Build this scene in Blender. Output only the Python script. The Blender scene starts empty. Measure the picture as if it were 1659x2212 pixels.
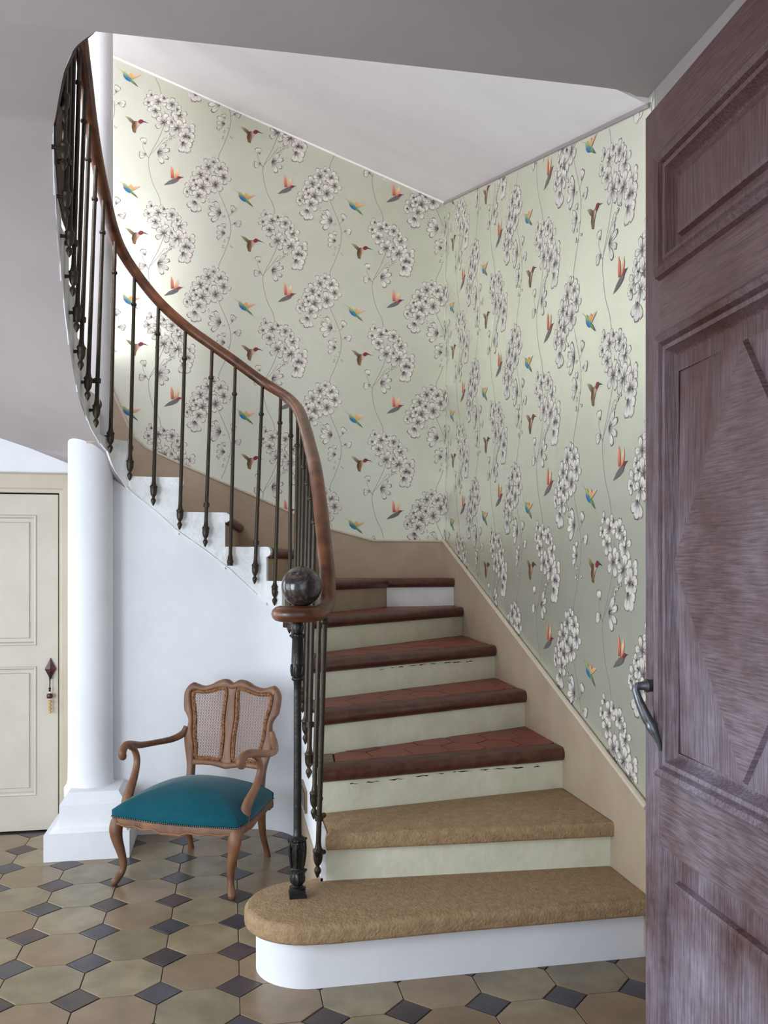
import bpy, bmesh, math, random
from mathutils import Vector, Matrix
from math import sin, cos, pi, atan2, sqrt

SC = bpy.context.scene
C = SC.collection
random.seed(7)

# ------------------------------------------------------------------ camera
TH = 0.18                       # the hall is turned 10.3 degrees against the view
cam = bpy.data.cameras.new('camera')
cam.sensor_fit = 'VERTICAL'
cam.sensor_height = 36.0
cam.sensor_width = 36.0
cam.lens = 36.0 * 1830.0 / 2212.0
cam.shift_x = 0.0
cam.shift_y = 116.0 / 2212.0
cam.clip_start = 0.05
camo = bpy.data.objects.new('camera', cam)
C.objects.link(camo)
camo.location = (0, 0, 1.3)
camo.rotation_euler = (pi / 2, 0, -TH)
SC.camera = camo

# ------------------------------------------------------------------ colour, world, lights
SC.view_settings.view_transform = 'Standard'
SC.view_settings.look = 'None'
SC.view_settings.gamma = 1.0
SC.view_settings.use_curve_mapping = False
SC.view_settings.exposure = 0.0

w = bpy.data.worlds.new('world')
SC.world = w
w.use_nodes = True
bg = w.node_tree.nodes['Background']
bg.inputs[0].default_value = (0.78, 0.87, 1.0, 1)
bg.inputs[1].default_value = 1.0


def area(name, loc, target, sx, sy, power, col):
    l = bpy.data.lights.new(name, 'AREA')
    l.shape = 'RECTANGLE'
    l.size = sx
    l.size_y = sy
    l.energy = power
    l.color = col
    o = bpy.data.objects.new(name, l)
    C.objects.link(o)
    o.location = loc
    d = Vector(target) - Vector(loc)
    o.rotation_euler = d.to_track_quat('-Z', 'Y').to_euler()
    return o


# daylight through the hall windows on the left, the entrance behind the camera
# and the landing window at the top of the stairwell
area('hall_window_light', (-2.52, 2.75, 1.0), (0.6, 2.95, 0.55), 1.4, 1.4, 30, (0.78, 0.89, 1.0))
area('hall_front_window_light', (-2.3, 1.15, 1.05), (0.7, 3.3, 0.45), 1.1, 1.5, 72, (0.80, 0.90, 1.0))
area('hall_back_window_light', (-2.12, 4.32, 1.05), (-1.3, 2.2, 0.7), 0.75, 1.6, 24, (0.82, 0.91, 1.0))
area('entrance_light', (0.05, -0.9, 1.1), (0.0, 2.5, 0.5), 1.3, 1.9, 10, (0.9, 0.95, 1.0))
area('landing_window_light', (-1.25, 2.5, 3.75), (-0.3, 5.2, 2.9), 1.3, 1.3, 185, (0.91, 0.95, 1.0))
area('landing_side_light', (-2.45, 4.1, 3.75), (0.2, 4.9, 2.9), 1.2, 1.2, 30, (0.91, 0.95, 1.0))


# ------------------------------------------------------------------ material helpers
def lin(c):
    r = []
    for v in c:
        v = v / 255.0
        r.append(v / 12.92 if v <= 0.04045 else ((v + 0.055) / 1.055) ** 2.4)
    return (r[0], r[1], r[2], 1.0)


def pm(name, a, b=None, scale=6.0, detail=5.0, rough=0.6, metal=0.0, spec=0.5, bump=0.0, bscale=60.0,
       stretch=(1, 1, 1), rnd=0.0, lo=0.35, hi=0.65, sheen=0.0, coat=0.0, rvar=0.0):
    m = bpy.data.materials.new(name)
    m.use_nodes = True
    nt = m.node_tree
    N, L = nt.nodes, nt.links
    bs = N['Principled BSDF']
    bs.inputs['Roughness'].default_value = rough
    bs.inputs['Metallic'].default_value = metal
    bs.inputs['Specular IOR Level'].default_value = spec
    if sheen:
        bs.inputs['Sheen Weight'].default_value = sheen
        bs.inputs['Sheen Roughness'].default_value = 0.35
    if coat:
        bs.inputs['Coat Weight'].default_value = coat
        bs.inputs['Coat Roughness'].default_value = 0.25
    tc = N.new('ShaderNodeTexCoord')
    oi = N.new('ShaderNodeObjectInfo')
    mp = N.new('ShaderNodeMapping')
    mp.inputs['Scale'].default_value = stretch
    add = N.new('ShaderNodeVectorMath')
    add.operation = 'ADD'
    mul = N.new('ShaderNodeMath')
    mul.operation = 'MULTIPLY'
    mul.inputs[1].default_value = 37.0
    L.new(oi.outputs['Random'], mul.inputs[0])
    L.new(tc.outputs['Object'], mp.inputs['Vector'])
    L.new(mp.outputs[0], add.inputs[0])
    L.new(mul.outputs[0], add.inputs[1])
    nz = N.new('ShaderNodeTexNoise')
    nz.inputs['Scale'].default_value = scale
    nz.inputs['Detail'].default_value = detail
    nz.inputs['Roughness'].default_value = 0.6
    L.new(add.outputs[0], nz.inputs['Vector'])
    rp = N.new('ShaderNodeValToRGB')
    rp.color_ramp.elements[0].position = lo
    rp.color_ramp.elements[1].position = hi
    rp.color_ramp.elements[0].color = lin(a)
    rp.color_ramp.elements[1].color = lin(b if b else a)
    L.new(nz.outputs['Fac'], rp.inputs[0])
    col = rp.outputs[0]
    if rnd:
        hs = N.new('ShaderNodeHueSaturation')
        mr = N.new('ShaderNodeMapRange')
        mr.inputs['To Min'].default_value = 1.0 - rnd
        mr.inputs['To Max'].default_value = 1.0 + rnd
        L.new(oi.outputs['Random'], mr.inputs['Value'])
        L.new(mr.outputs[0], hs.inputs['Value'])
        L.new(col, hs.inputs['Color'])
        col = hs.outputs[0]
    L.new(col, bs.inputs['Base Color'])
    if rvar:
        mr2 = N.new('ShaderNodeMapRange')
        mr2.inputs['To Min'].default_value = rough - rvar
        mr2.inputs['To Max'].default_value = rough + rvar
        L.new(nz.outputs['Fac'], mr2.inputs['Value'])
        L.new(mr2.outputs[0], bs.inputs['Roughness'])
    if bump:
        n2 = N.new('ShaderNodeTexNoise')
        n2.inputs['Scale'].default_value = bscale
        n2.inputs['Detail'].default_value = 4
        L.new(add.outputs[0], n2.inputs['Vector'])
        bp = N.new('ShaderNodeBump')
        bp.inputs['Strength'].default_value = bump
        bp.inputs['Distance'].default_value = 0.01
        L.new(n2.outputs['Fac'], bp.inputs['Height'])
        L.new(bp.outputs[0], bs.inputs['Normal'])
    return m


def door_wood(name, a, b, c):
    """worn oak: dark stain, long grain streaks, a bleached bloom with cool daylight painted in low down"""
    m = pm(name, a, b, scale=9, detail=8, rough=0.5, stretch=(26, 26, 1.1), lo=0.36, hi=0.64, bump=0.25, bscale=22, spec=0.5)
    nt = m.node_tree
    N, L = nt.nodes, nt.links
    bs = N['Principled BSDF']
    src = bs.inputs['Base Color'].links[0].from_socket
    tc = [n for n in N if n.type == 'TEX_COORD'][0]
    n1 = N.new('ShaderNodeTexNoise')
    n1.inputs['Scale'].default_value = 2.6
    n1.inputs['Detail'].default_value = 6
    n1.inputs['Roughness'].default_value = 0.65
    L.new(tc.outputs['Object'], n1.inputs['Vector'])
    r1 = N.new('ShaderNodeValToRGB')
    r1.color_ramp.elements[0].position = 0.36
    r1.color_ramp.elements[1].position = 0.66
    L.new(n1.outputs['Fac'], r1.inputs[0])
    # bleached tint grows stronger low on the door, painting in the daylight there
    sp = N.new('ShaderNodeSeparateXYZ')
    L.new(tc.outputs['Object'], sp.inputs[0])
    mr = N.new('ShaderNodeMapRange')
    mr.inputs['From Min'].default_value = 2.1
    mr.inputs['From Max'].default_value = 0.35
    mr.inputs['To Min'].default_value = 0.06
    mr.inputs['To Max'].default_value = 0.95
    L.new(sp.outputs['Z'], mr.inputs['Value'])
    mu = N.new('ShaderNodeMath')
    mu.operation = 'MULTIPLY'
    L.new(r1.outputs[0], mu.inputs[0])
    L.new(mr.outputs[0], mu.inputs[1])
    nzz = [n for n in N if n.type == 'TEX_NOISE' and n.inputs['Scale'].default_value == 9.0][0]
    gr = N.new('ShaderNodeMapRange')
    gr.inputs['From Min'].default_value = 0.38
    gr.inputs['From Max'].default_value = 0.62
    gr.inputs['To Min'].default_value = 0.5
    gr.inputs['To Max'].default_value = 1.1
    L.new(nzz.outputs['Fac'], gr.inputs['Value'])
    mu3 = N.new('ShaderNodeMath')
    mu3.operation = 'MULTIPLY'
    L.new(mu.outputs[0], mu3.inputs[0])
    L.new(gr.outputs[0], mu3.inputs[1])
    mu = mu3
    mx = N.new('ShaderNodeMix')
    mx.data_type = 'RGBA'
    mu.use_clamp = True
    L.new(mu.outputs[0], mx.inputs[0])
    L.new(src, mx.inputs[6])
    mx.inputs[7].default_value = lin(c)
    L.new(mx.outputs[2], bs.inputs['Base Color'])
    return m


def vc_mat(name, rough, metal=0.0):
    m = bpy.data.materials.new(name)
    m.use_nodes = True
    nt = m.node_tree
    bs = nt.nodes['Principled BSDF']
    bs.inputs['Roughness'].default_value = rough
    bs.inputs['Metallic'].default_value = metal
    at = nt.nodes.new('ShaderNodeVertexColor')
    at.layer_name = 'ink'
    nt.links.new(at.outputs[0], bs.inputs['Base Color'])
    return m


M = {}
M['plaster'] = pm('white_plaster', (236, 236, 238), (228, 228, 231), scale=3, rough=0.75, bump=0.12, bscale=26)
M['ceiling'] = pm('ceiling_plaster', (164, 153, 151), (156, 146, 144), scale=2, rough=0.85, bump=0.06, bscale=18)  # white plaster in shade; the shade is put into this grey
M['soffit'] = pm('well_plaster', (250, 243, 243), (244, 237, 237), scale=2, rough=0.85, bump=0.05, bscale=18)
M['chipped'] = pm('chipped_white_paint', (240, 240, 240), (222, 220, 218), scale=22, rough=0.6, bump=0.5, bscale=34, lo=0.45, hi=0.8)
M['cream'] = pm('cream_paint', (224, 222, 200), (212, 209, 186), scale=9, rough=0.5, bump=0.25, bscale=30, spec=0.4)
M['riser_white'] = pm('white_riser_paint', (238, 236, 236), (228, 225, 224), scale=9, rough=0.6, bump=0.5, bscale=40)
M['tan'] = pm('tan_paint', (178, 159, 136), (168, 148, 124), scale=5, rough=0.55, bump=0.08, bscale=30)
M['tancap'] = pm('pale_moulding_paint', (206, 192, 172), (196, 182, 162), scale=8, rough=0.5)
M['doorpaint'] = pm('greige_paint', (203, 193, 178), (196, 186, 170), scale=5, rough=0.5, bump=0.05)
M['doorframe'] = pm('greige_frame_paint', (196, 182, 162), (188, 174, 153), scale=5, rough=0.5, bump=0.05)
M['paper'] = pm('pearl_wallpaper', (223, 224, 208), (216, 217, 199), scale=1.3, rough=0.37, metal=0.65, bump=0.02, bscale=200)
M['print'] = vc_mat('wallpaper_ink', 0.55)
M['grout'] = pm('floor_grout', (74, 62, 52), (58, 48, 42), scale=30, rough=0.9)
M['octa'] = pm('buff_octagon_tile', (146, 131, 103), (120, 106, 82), scale=9, detail=8, rough=0.30, rnd=0.13, spec=0.6, rvar=0.06)
M['octb'] = pm('ruddy_octagon_tile', (144, 120, 92), (126, 106, 82), scale=9, detail=8, rough=0.30, rnd=0.13, spec=0.6, rvar=0.06)
M['squa'] = pm('slate_square_tile', (74, 70, 72), (58, 56, 62), scale=14, detail=8, rough=0.30, rnd=0.22, rvar=0.06)
M['squb'] = pm('plum_square_tile', (78, 62, 58), (60, 52, 54), scale=12, rough=0.36, rnd=0.22, bump=0.05, bscale=25)
M['stone'] = pm('worn_stone', (146, 117, 84), (172, 143, 106), scale=40, detail=14, rough=0.7, bump=0.5, bscale=110, lo=0.36, hi=0.7)
M['nosing'] = pm('dark_step_wood', (74, 36, 28), (102, 62, 46), scale=24, detail=10, rough=0.4, bump=0.25, bscale=30, lo=0.4, hi=0.75)
M['terra'] = pm('terracotta_hexagon', (134, 56, 42), (116, 46, 36), scale=9, rough=0.4, rnd=0.1, bump=0.1, bscale=40)
M['bed'] = pm('dark_tile_joint', (58, 32, 26), (48, 28, 24), rough=0.9)
M['edgestone'] = pm('grey_edge_stone', (112, 96, 82), (130, 114, 96), scale=20, rough=0.7, bump=0.2)
M['rail'] = pm('oiled_rail_wood', (70, 36, 21), (134, 82, 50), scale=12, detail=8, rough=0.33, bump=0.05, lo=0.35, hi=0.72, coat=0.1)
M['iron'] = pm('bronzed_iron', (52, 46, 38), (66, 54, 42), scale=30, rough=0.42, metal=0.55, bump=0.15, bscale=80)
M['castiron'] = pm('black_cast_iron', (38, 38, 36), (52, 50, 46), scale=30, rough=0.36, metal=0.6, bump=0.15, bscale=90)
M['granite'] = pm('speckled_dark_stone', (44, 40, 38), (112, 92, 82), scale=62, detail=6, rough=0.16, lo=0.48, hi=0.78, spec=0.6)
M['chairwood'] = pm('bleached_beech', (100, 64, 42), (146, 102, 70), scale=11, detail=9, rough=0.5, bump=0.2, bscale=50, stretch=(1, 1, 0.5), lo=0.35, hi=0.7)
M['chairdark'] = pm('beech_in_the_seams', (122, 82, 56), (152, 108, 76), scale=14, rough=0.55)
M['velvet'] = pm('teal_velvet', (0, 68, 80), (1, 80, 92), scale=5, rough=0.8, sheen=0.25, bump=0.15, bscale=300, spec=0.2)
M['tack'] = pm('brass_tack', (120, 112, 100), (90, 84, 76), rough=0.25, metal=0.9)
M['cane'] = pm('cane', (152, 112, 96), (134, 94, 78), scale=60, rough=0.5)
M['edging'] = pm('cane_edging', (150, 100, 58), (92, 56, 30), scale=110, detail=2, rough=0.55, lo=0.45, hi=0.6, bump=0.5, bscale=120)
M['oak'] = door_wood('worn_stained_oak', (58, 30, 28), (90, 55, 49), (168, 160, 176))
M['oakh'] = door_wood('worn_stained_oak_crossgrain', (58, 30, 28), (90, 55, 49), (158, 148, 160))
for _n in M['oakh'].node_tree.nodes:
    if _n.type == 'MAPPING':
        _n.inputs['Scale'].default_value = (1.6, 1.2, 28)
M['steel'] = pm('worn_steel', (122, 124, 128), (76, 74, 74), scale=30, rough=0.32, metal=0.7, lo=0.35, hi=0.7)
M['darkwood'] = pm('dark_landing_wood', (66, 46, 38), (52, 36, 30), scale=6, rough=0.5)
M['brass'] = pm('aged_brass', (150, 128, 92), (128, 108, 78), scale=20, rough=0.35, metal=0.7)
M['red'] = pm('dark_red_lacquer', (96, 30, 30), (44, 18, 20), scale=60, rough=0.3)
M['cord'] = pm('black_cord', (24, 20, 20), (30, 26, 24), rough=0.8)
M['bead'] = pm('amber_bead', (214, 172, 112), (196, 150, 92), scale=40, rough=0.35)
M['pearl'] = pm('white_bead', (232, 226, 216), rough=0.3)

# ------------------------------------------------------------------ mesh helpers
ORG = {}


def link(name, mesh, parent=None, mat=None):
    o = bpy.data.objects.new(name, mesh)
    C.objects.link(o)
    if mat is not None and not mesh.materials:
        mesh.materials.append(mat)
    if parent is not None:
        o.parent = parent
        ORG[o] = ORG.get(parent, Vector((0, 0, 0)))
    else:
        ORG[o] = Vector((0, 0, 0))
    return o


def thing(name, label, cat, loc=(0, 0, 0), rotz=0.0, group=None):
    o = bpy.data.objects.new(name, None)
    o.empty_display_size = 0.1
    C.objects.link(o)
    o.location = loc
    o.rotation_euler = (0, 0, rotz)
    o['label'] = label
    o['category'] = cat
    if group:
        o['group'] = group
    ORG[o] = Vector(loc)
    return o


def tag(o, label=None, cat=None, group=None, kind=None):
    for k, v in (('label', label), ('category', cat), ('group', group), ('kind', kind)):
        if v:
            o[k] = v
    return o


class MB:
    def __init__(s):
        s.v = []
        s.f = []

    def add(s, vs, fs):
        n = len(s.v)
        s.v += [Vector(p) for p in vs]
        s.f += [tuple(i + n for i in f) for f in fs]
        return s

    def box(s, a, b):
        x0, y0, z0 = a
        x1, y1, z1 = b
        return s.add([(x0, y0, z0), (x1, y0, z0), (x1, y1, z0), (x0, y1, z0), (x0, y0, z1), (x1, y0, z1), (x1, y1, z1), (x0, y1, z1)],
                     [(0, 3, 2, 1), (4, 5, 6, 7), (0, 1, 5, 4), (1, 2, 6, 5), (2, 3, 7, 6), (3, 0, 4, 7)])

    def prism(s, poly, z0, z1):
        n = len(poly)
        vs = [(p[0], p[1], z0) for p in poly] + [(p[0], p[1], z1) for p in poly]
        fs = [tuple(reversed(range(n))), tuple(range(n, 2 * n))]
        fs += [(i, (i + 1) % n, n + (i + 1) % n, n + i) for i in range(n)]
        return s.add(vs, fs)

    def rings(s, rings, cap0=True, cap1=True):
        n = len(rings[0])
        vs = [p for r in rings for p in r]
        fs = []
        for k in range(len(rings) - 1):
            for i in range(n):
                j = (i + 1) % n
                fs.append((k * n + i, k * n + j, (k + 1) * n + j, (k + 1) * n + i))
        if cap0:
            fs.append(tuple(reversed(range(n))))
        if cap1:
            fs.append(tuple(range((len(rings) - 1) * n, len(rings) * n)))
        return s.add(vs, fs)

    def lathe(s, prof, c=(0, 0), n=16, mod=None):
        rings = []
        for r, z in prof:
            ring = []
            for i in range(n):
                a = 2 * pi * i / n
                rr = r * (mod(a, z) if mod else 1.0)
                ring.append((c[0] + rr * cos(a), c[1] + rr * sin(a), z))
            rings.append(ring)
        return s.rings(rings)

    def tube(s, pts, rad, n=8, up=None, flat=None):
        """sweep along pts; rad: number or list; flat: list of (rx, rz) with up vector"""
        P = [Vector(p) for p in pts]
        rings = []
        T0 = (P[1] - P[0]).normalized()
        ref = Vector(up) if up else (Vector((0, 0, 1)) if abs(T0.z) < 0.9 else Vector((1, 0, 0)))
        X = T0.cross(ref).normalized()
        for i, p in enumerate(P):
            T = ((P[min(i + 1, len(P) - 1)] - P[max(i - 1, 0)])).normalized()
            if up:
                X2 = T.cross(Vector(up))
                if X2.length > 1e-4:
                    X = X2.normalized()
            else:
                X = (X - T * X.dot(T))
                X = X.normalized()
            Y = X.cross(T).normalized()
            if flat:
                rx, ry = flat[i] if isinstance(flat, list) else flat
            else:
                rx = ry = rad[i] if isinstance(rad, (list, tuple)) else rad
            rings.append([p + X * rx * cos(2 * pi * k / n) + Y * ry * sin(2 * pi * k / n) for k in range(n)])
        return s.rings(rings)

    def sphere(s, c, r, n=12, m=8):
        prof = []
        for i in range(m + 1):
            a = -pi / 2 + pi * i / m
            prof.append((max(1e-4, r * cos(a)), c[2] + r * sin(a)))
        return s.lathe(prof, (c[0], c[1]), n)

    def build(s, name, mat, parent=None, smooth=None, kind=None, local=False, label=None):
        me = bpy.data.meshes.new(name)
        off = Vector((0, 0, 0)) if (local or parent is None) else ORG.get(parent, Vector((0, 0, 0)))
        me.from_pydata([p - off for p in s.v], [], s.f)
        bm = bmesh.new()
        bm.from_mesh(me)
        bmesh.ops.recalc_face_normals(bm, faces=bm.faces)
        bm.to_mesh(me)
        bm.free()
        if smooth:
            for p in me.polygons:
                p.use_smooth = True
            me.set_sharp_from_angle(angle=math.radians(smooth))
        o = link(name, me, parent, mat)
        if kind:
            o['kind'] = kind
        if label:
            o['label'] = label
        return o


def cr(pts, k=8):
    """Catmull-Rom through tuples of any length"""
    out = []
    P = [tuple(p) for p in pts]
    n = len(P)
    for i in range(n - 1):
        p0, p1, p2, p3 = P[max(i - 1, 0)], P[i], P[i + 1], P[min(i + 2, n - 1)]
        for j in range(k):
            t = j / k
            out.append(tuple(0.5 * (2 * b + (c - a) * t + (2 * a - 5 * b + 4 * c - d) * t * t + (3 * b - a - 3 * c + d) * t ** 3)
                             for a, b, c, d in zip(p0, p1, p2, p3)))
    out.append(P[-1])
    return out


def interp(tab, x):
    if x <= tab[0][0]:
        return tab[0][1]
    for (a, va), (b, vb) in zip(tab, tab[1:]):
        if x <= b:
            return va + (vb - va) * (x - a) / (b - a)
    return tab[-1][1]


def offset_poly(poly, d):
    """inset a convex counter-clockwise polygon by d"""
    n = len(poly)
    out = []
    for i in range(n):
        p0, p1, p2 = Vector(poly[i - 1][:2]), Vector(poly[i][:2]), Vector(poly[(i + 1) % n][:2])
        e1, e2 = (p1 - p0).normalized(), (p2 - p1).normalized()
        n1, n2 = Vector((-e1.y, e1.x)), Vector((-e2.y, e2.x))
        b = n1 + n2
        if b.length < 1e-5:
            b = n1
        b.normalize()
        k = d / max(0.35, b.dot(n1))
        out.append((p1.x + b.x * k, p1.y + b.y * k))
    return out


def ccw(poly):
    a = sum(poly[i - 1][0] * poly[i][1] - poly[i][0] * poly[i - 1][1] for i in range(len(poly)))
    return poly if a > 0 else list(reversed(poly))


def clip_convex(sub, clip):
    out = [tuple(p) for p in sub]
    n = len(clip)
    for i in range(n):
        a, b = clip[i], clip[(i + 1) % n]
        inp, out = out, []
        if not inp:
            break

        def side(p):
            return (b[0] - a[0]) * (p[1] - a[1]) - (b[1] - a[1]) * (p[0] - a[0])
        for j in range(len(inp)):
            p, q = inp[j - 1], inp[j]
            sp, sq = side(p), side(q)
            if sq >= 0:
                if sp < 0:
                    t = sp / (sp - sq)
                    out.append((p[0] + (q[0] - p[0]) * t, p[1] + (q[1] - p[1]) * t))
                out.append(q)
            elif sp >= 0:
                t = sp / (sp - sq)
                out.append((p[0] + (q[0] - p[0]) * t, p[1] + (q[1] - p[1]) * t))
    return out


def slab(poly, z0, z1, r=0.018):
    """flat slab with a rounded-over top and bottom edge"""
    poly = ccw(poly)
    m = MB()
    rings = []
    for k in range(4):
        a = k / 3 * pi / 2
        q = offset_poly(poly, r * 0.5 * (1 - sin(a)))
        rings.append([(x, y, z0 + r * 0.5 * (1 - cos(a))) for x, y in q])
    for k in range(5):
        a = k / 4 * pi / 2
        q = offset_poly(poly, r * (1 - cos(a)))
        rings.append([(x, y, z1 - r + r * sin(a)) for x, y in q])
    m.rings(rings)
    return m


def struct(o, label=None):
    o['kind'] = 'structure'
    if label:
        o['label'] = label
    return o


# ================================================================== STRUCTURE
XR, YB, ZC = 1.37, 5.33, 2.86     # right wall, back wall of the stairwell, hall ceiling

# ---- floor: bedding, then octagon and square tiles
fl = MB().box((-2.65, -0.3, -0.12), (1.6, 5.45, -0.0035)).build('floor', M['grout'])
struct(fl, 'hall floor of buff octagon tiles with small slate squares')
P0 = 0.2418
TX, TY = 0.0295, 2.66
hc = 0.0708          # corner cut of an octagon


def oct_mesh():
    h = P0 / 2 - 0.0015
    c = hc
    poly = [(h, -h + c), (h, h - c), (h - c, h), (-h + c, h), (-h, h - c), (-h, -h + c), (-h + c, -h), (h - c, -h)]
    rings = [[(x, y, -0.012) for x, y in poly], [(x, y, -0.0010) for x, y in poly], [(x, y, 0.0) for x, y in offset_poly(poly, 0.0014)]]
    return MB().rings(rings)


def sq_mesh():
    d = hc - 0.0028
    poly = [(d, 0), (0, d), (-d, 0), (0, -d)]
    rings = [[(x, y, -0.012) for x, y in poly], [(x, y, -0.0010) for x, y in poly], [(x, y, 0.0) for x, y in offset_poly(poly, 0.0014)]]
    return MB().rings(rings)


def mesh_of(mb, name, mat, smooth=None):
    o = mb.build(name, mat, None, smooth)
    me = o.data
    bpy.data.objects.remove(o)
    return me


octs = [mesh_of(oct_mesh(), 'octagon_tile', M['octa']), mesh_of(oct_mesh(), 'octagon_tile', M['octb'])]
sqs = [mesh_of(sq_mesh(), 'square_tile', M['squa']), mesh_of(sq_mesh(), 'square_tile', M['squb'])]
far_o, far_s = MB(), MB()


def under_stairs(x, y):
    if x > 0.33 and y > 2.9:
        return True
    if x > 0.42 and 2.72 < y:
        return True
    if y > 4.40:
        return True
    return False


om, sm_ = oct_mesh(), sq_mesh()
for i in range(-12, 8):
    for j in range(-9, 9):
        for kind in (0, 1):
            x = TX + P0 * (i + 0.5 * kind)
            y = TY + P0 * (j + 0.5 * kind)
            if x > 1.46 or x < -2.6 or under_stairs(x, y):
                continue
            near = x < -1.55 or y < 2.0
            if kind == 1:
                if near:
                    far_o.add([p + Vector((x, y, 0)) for p in om.v], om.f)
                else:
                    o = link('octagon_tile', octs[1 if random.random() < 0.3 else 0], fl)
                    o.location = (x, y, random.uniform(-0.0006, 0.0006))
                    o.rotation_euler = (random.uniform(-.002, .002), random.uniform(-.002, .002), 0)
            else:
                if near:
                    far_s.add([p + Vector((x, y, 0)) for p in sm_.v], sm_.f)
                else:
                    o = link('square_tile', sqs[1 if random.random() < 0.35 else 0], fl)
                    o.location = (x, y, random.uniform(-0.0006, 0.0006))
                    o.rotation_euler = (random.uniform(-.002, .002), random.uniform(-.002, .002), 0)
far_o.build('octagon_tiling', M['octa'], fl, kind='stuff')
far_s.build('square_tiling', M['squa'], fl, kind='stuff')

# ---- the inner string line (plan of the open side of the stair) and its lower edge height
SP = [(.315, 2.905), (.315, 3.2), (.315, 3.6), (.315, 3.95)]
for k in range(1, 8):
    a = k / 8 * pi / 2
    SP.append((.075 + .24 * cos(a), 3.995 + .24 * sin(a)))
SP += [(.06, 4.235), (-.12, 4.235), (-.30, 4.235), (-.42, 4.232), (-.50, 4.195), (-.565, 4.10), (-.597, 3.92), (-.612, 3.70),
       (-.620, 3.50), (-.622, 3.35), (-.620, 3.23), (-.615, 3.15), (-.59, 3.08), (-.52, 2.83), (-.46, 2.68), (-.385, 2.585)]
S2 = cr(SP, 6)
SL = [0.0]
for a, b in zip(S2, S2[1:]):
    SL.append(SL[-1] + sqrt((a[0] - b[0]) ** 2 + (a[1] - b[1]) ** 2))


def s_of(x, y):
    best = min(range(len(S2)), key=lambda i: (S2[i][0] - x) ** 2 + (S2[i][1] - y) ** 2)
    return SL[best]


def s_at(s):
    """point and outward (well side) normal at arc length s"""
    s = max(0.0, min(SL[-1] - 1e-6, s))
    for i in range(len(SL) - 1):
        if s <= SL[i + 1]:
            break
    t = (s - SL[i]) / max(1e-9, SL[i + 1] - SL[i])
    a, b = Vector(S2[i]), Vector(S2[i + 1])
    p = a.lerp(b, t)
    i0, i1 = max(0, i - 1), min(len(S2) - 1, i + 2)
    d = (Vector(S2[i1]) - Vector(S2[i0])).normalized()
    return p, Vector((-d.y, d.x))


ZL = [(s_of(x, y), z) for x, y, z in
      [(.315, 2.905, .12), (.315, 3.95, .90), (.245, 4.165, 1.065), (.12, 4.235, 1.165), (0, 4.235, 1.275), (-.118, 4.235, 1.378),
       (-.239, 4.235, 1.465), (-.362, 4.235, 1.575), (-.471, 4.215, 1.66), (-.535, 4.15, 1.74), (-.565, 4.1, 1.83), (-.6, 3.9, 1.90), (-.615, 3.63, 2.02),
       (-.62, 3.43, 2.24), (-.62, 3.3, 2.44), (-.62, 3.23, 2.56), (-.615, 3.15, 2.80), (-.59, 3.08, 2.86), (-.385, 2.585, 2.86)]]
ZL.sort()
RISE = .168
ZT = [0.0] + [.215 + RISE * k for k in range(17)]      # ZT[k] is the top of tread k
RISER_IN = {2: (.315, 2.906), 3: (.315, 3.131), 4: (.315, 3.342), 5: (.315, 3.66), 6: (.315, 3.95), 7: (.254, 4.155), 8: (.18, 4.21),
            9: (-.012, 4.235), 10: (-.245, 4.235), 11: (-.48, 4.21), 12: (-.578, 4.03), 13: (-.604, 3.82), 14: (-.615, 3.63),
            15: (-.62, 3.46), 16: (-.622, 3.33), 17: (-.618, 3.19)}
RISER_OUT = {2: (1.37, 2.867), 3: (1.37, 3.32), 4: (1.37, 3.777), 5: (1.37, 4.23), 6: (1.37, 4.868), 7: (1.37, 5.05), 8: (.50, 5.33),
             9: (.06, 5.33), 10: (-.45, 5.33), 11: (-1.0, 5.33), 12: (-1.62, 5.2), 13: (-1.62, 4.6), 14: (-1.62, 4.15), 15: (-1.62, 3.8),
             16: (-1.62, 3.5), 17: (-1.62, 3.25)}
RS = {k: s_of(*p) for k, p in RISER_IN.items()}
MID7 = (.927, 5.01)


def string_top(s):
    z = ZT[2]
    for k in range(2, 18):
        if s >= RS[k] - 1e-6:
            z = ZT[k]
    return z


# ---- walls
wr = MB().box((XR, 0.75, 0), (XR + .16, YB + .12, 5.2)).build('wall_right', M['ceiling'])
struct(wr, 'right wall of the hall and stairwell, papered above the stair')
wb = MB().box((-2.6, YB, 0), (XR, YB + .12, 5.3)).build('wall_back', M['plaster'])
struct(wb, 'back wall of the stairwell, papered with flowers and hummingbirds')


def soff(x, y):
    return 3.655 - .352 * (x - XR) + .302 * (y - YB)


# upper plaster soffit of the stairwell, a tilted plane
bl = [(-2.6, 2.62), (XR + .1, 2.62), (XR + .1, YB + .1), (-2.6, YB + .1)]
m = MB()
m.add([(x, y, soff(x, y)) for x, y in bl] + [(x, y, soff(x, y) + .12) for x, y in bl],
      [(3, 2, 1, 0), (4, 5, 6, 7), (0, 1, 5, 4), (1, 2, 6, 5), (2, 3, 7, 6), (3, 0, 4, 7)])
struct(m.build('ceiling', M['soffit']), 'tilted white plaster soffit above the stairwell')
# slim beads where the soffit meets the papered walls
m = MB()
m.tube([(-2.5, YB - .003, soff(-2.5, YB) - .006), (XR, YB - .003, soff(XR, YB) - .006)], .009, 6)
struct(m.build('trim_1', M['soffit']), 'slim bead along the top of the back wall')
m = MB()
m.tube([(XR - .003, YB, soff(XR, YB) - .006), (XR - .003, 2.6, soff(XR, 2.6) - .006)], .009, 6)
struct(m.build('trim_2', M['ceiling']), 'slim bead along the top of the right wall')

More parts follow.
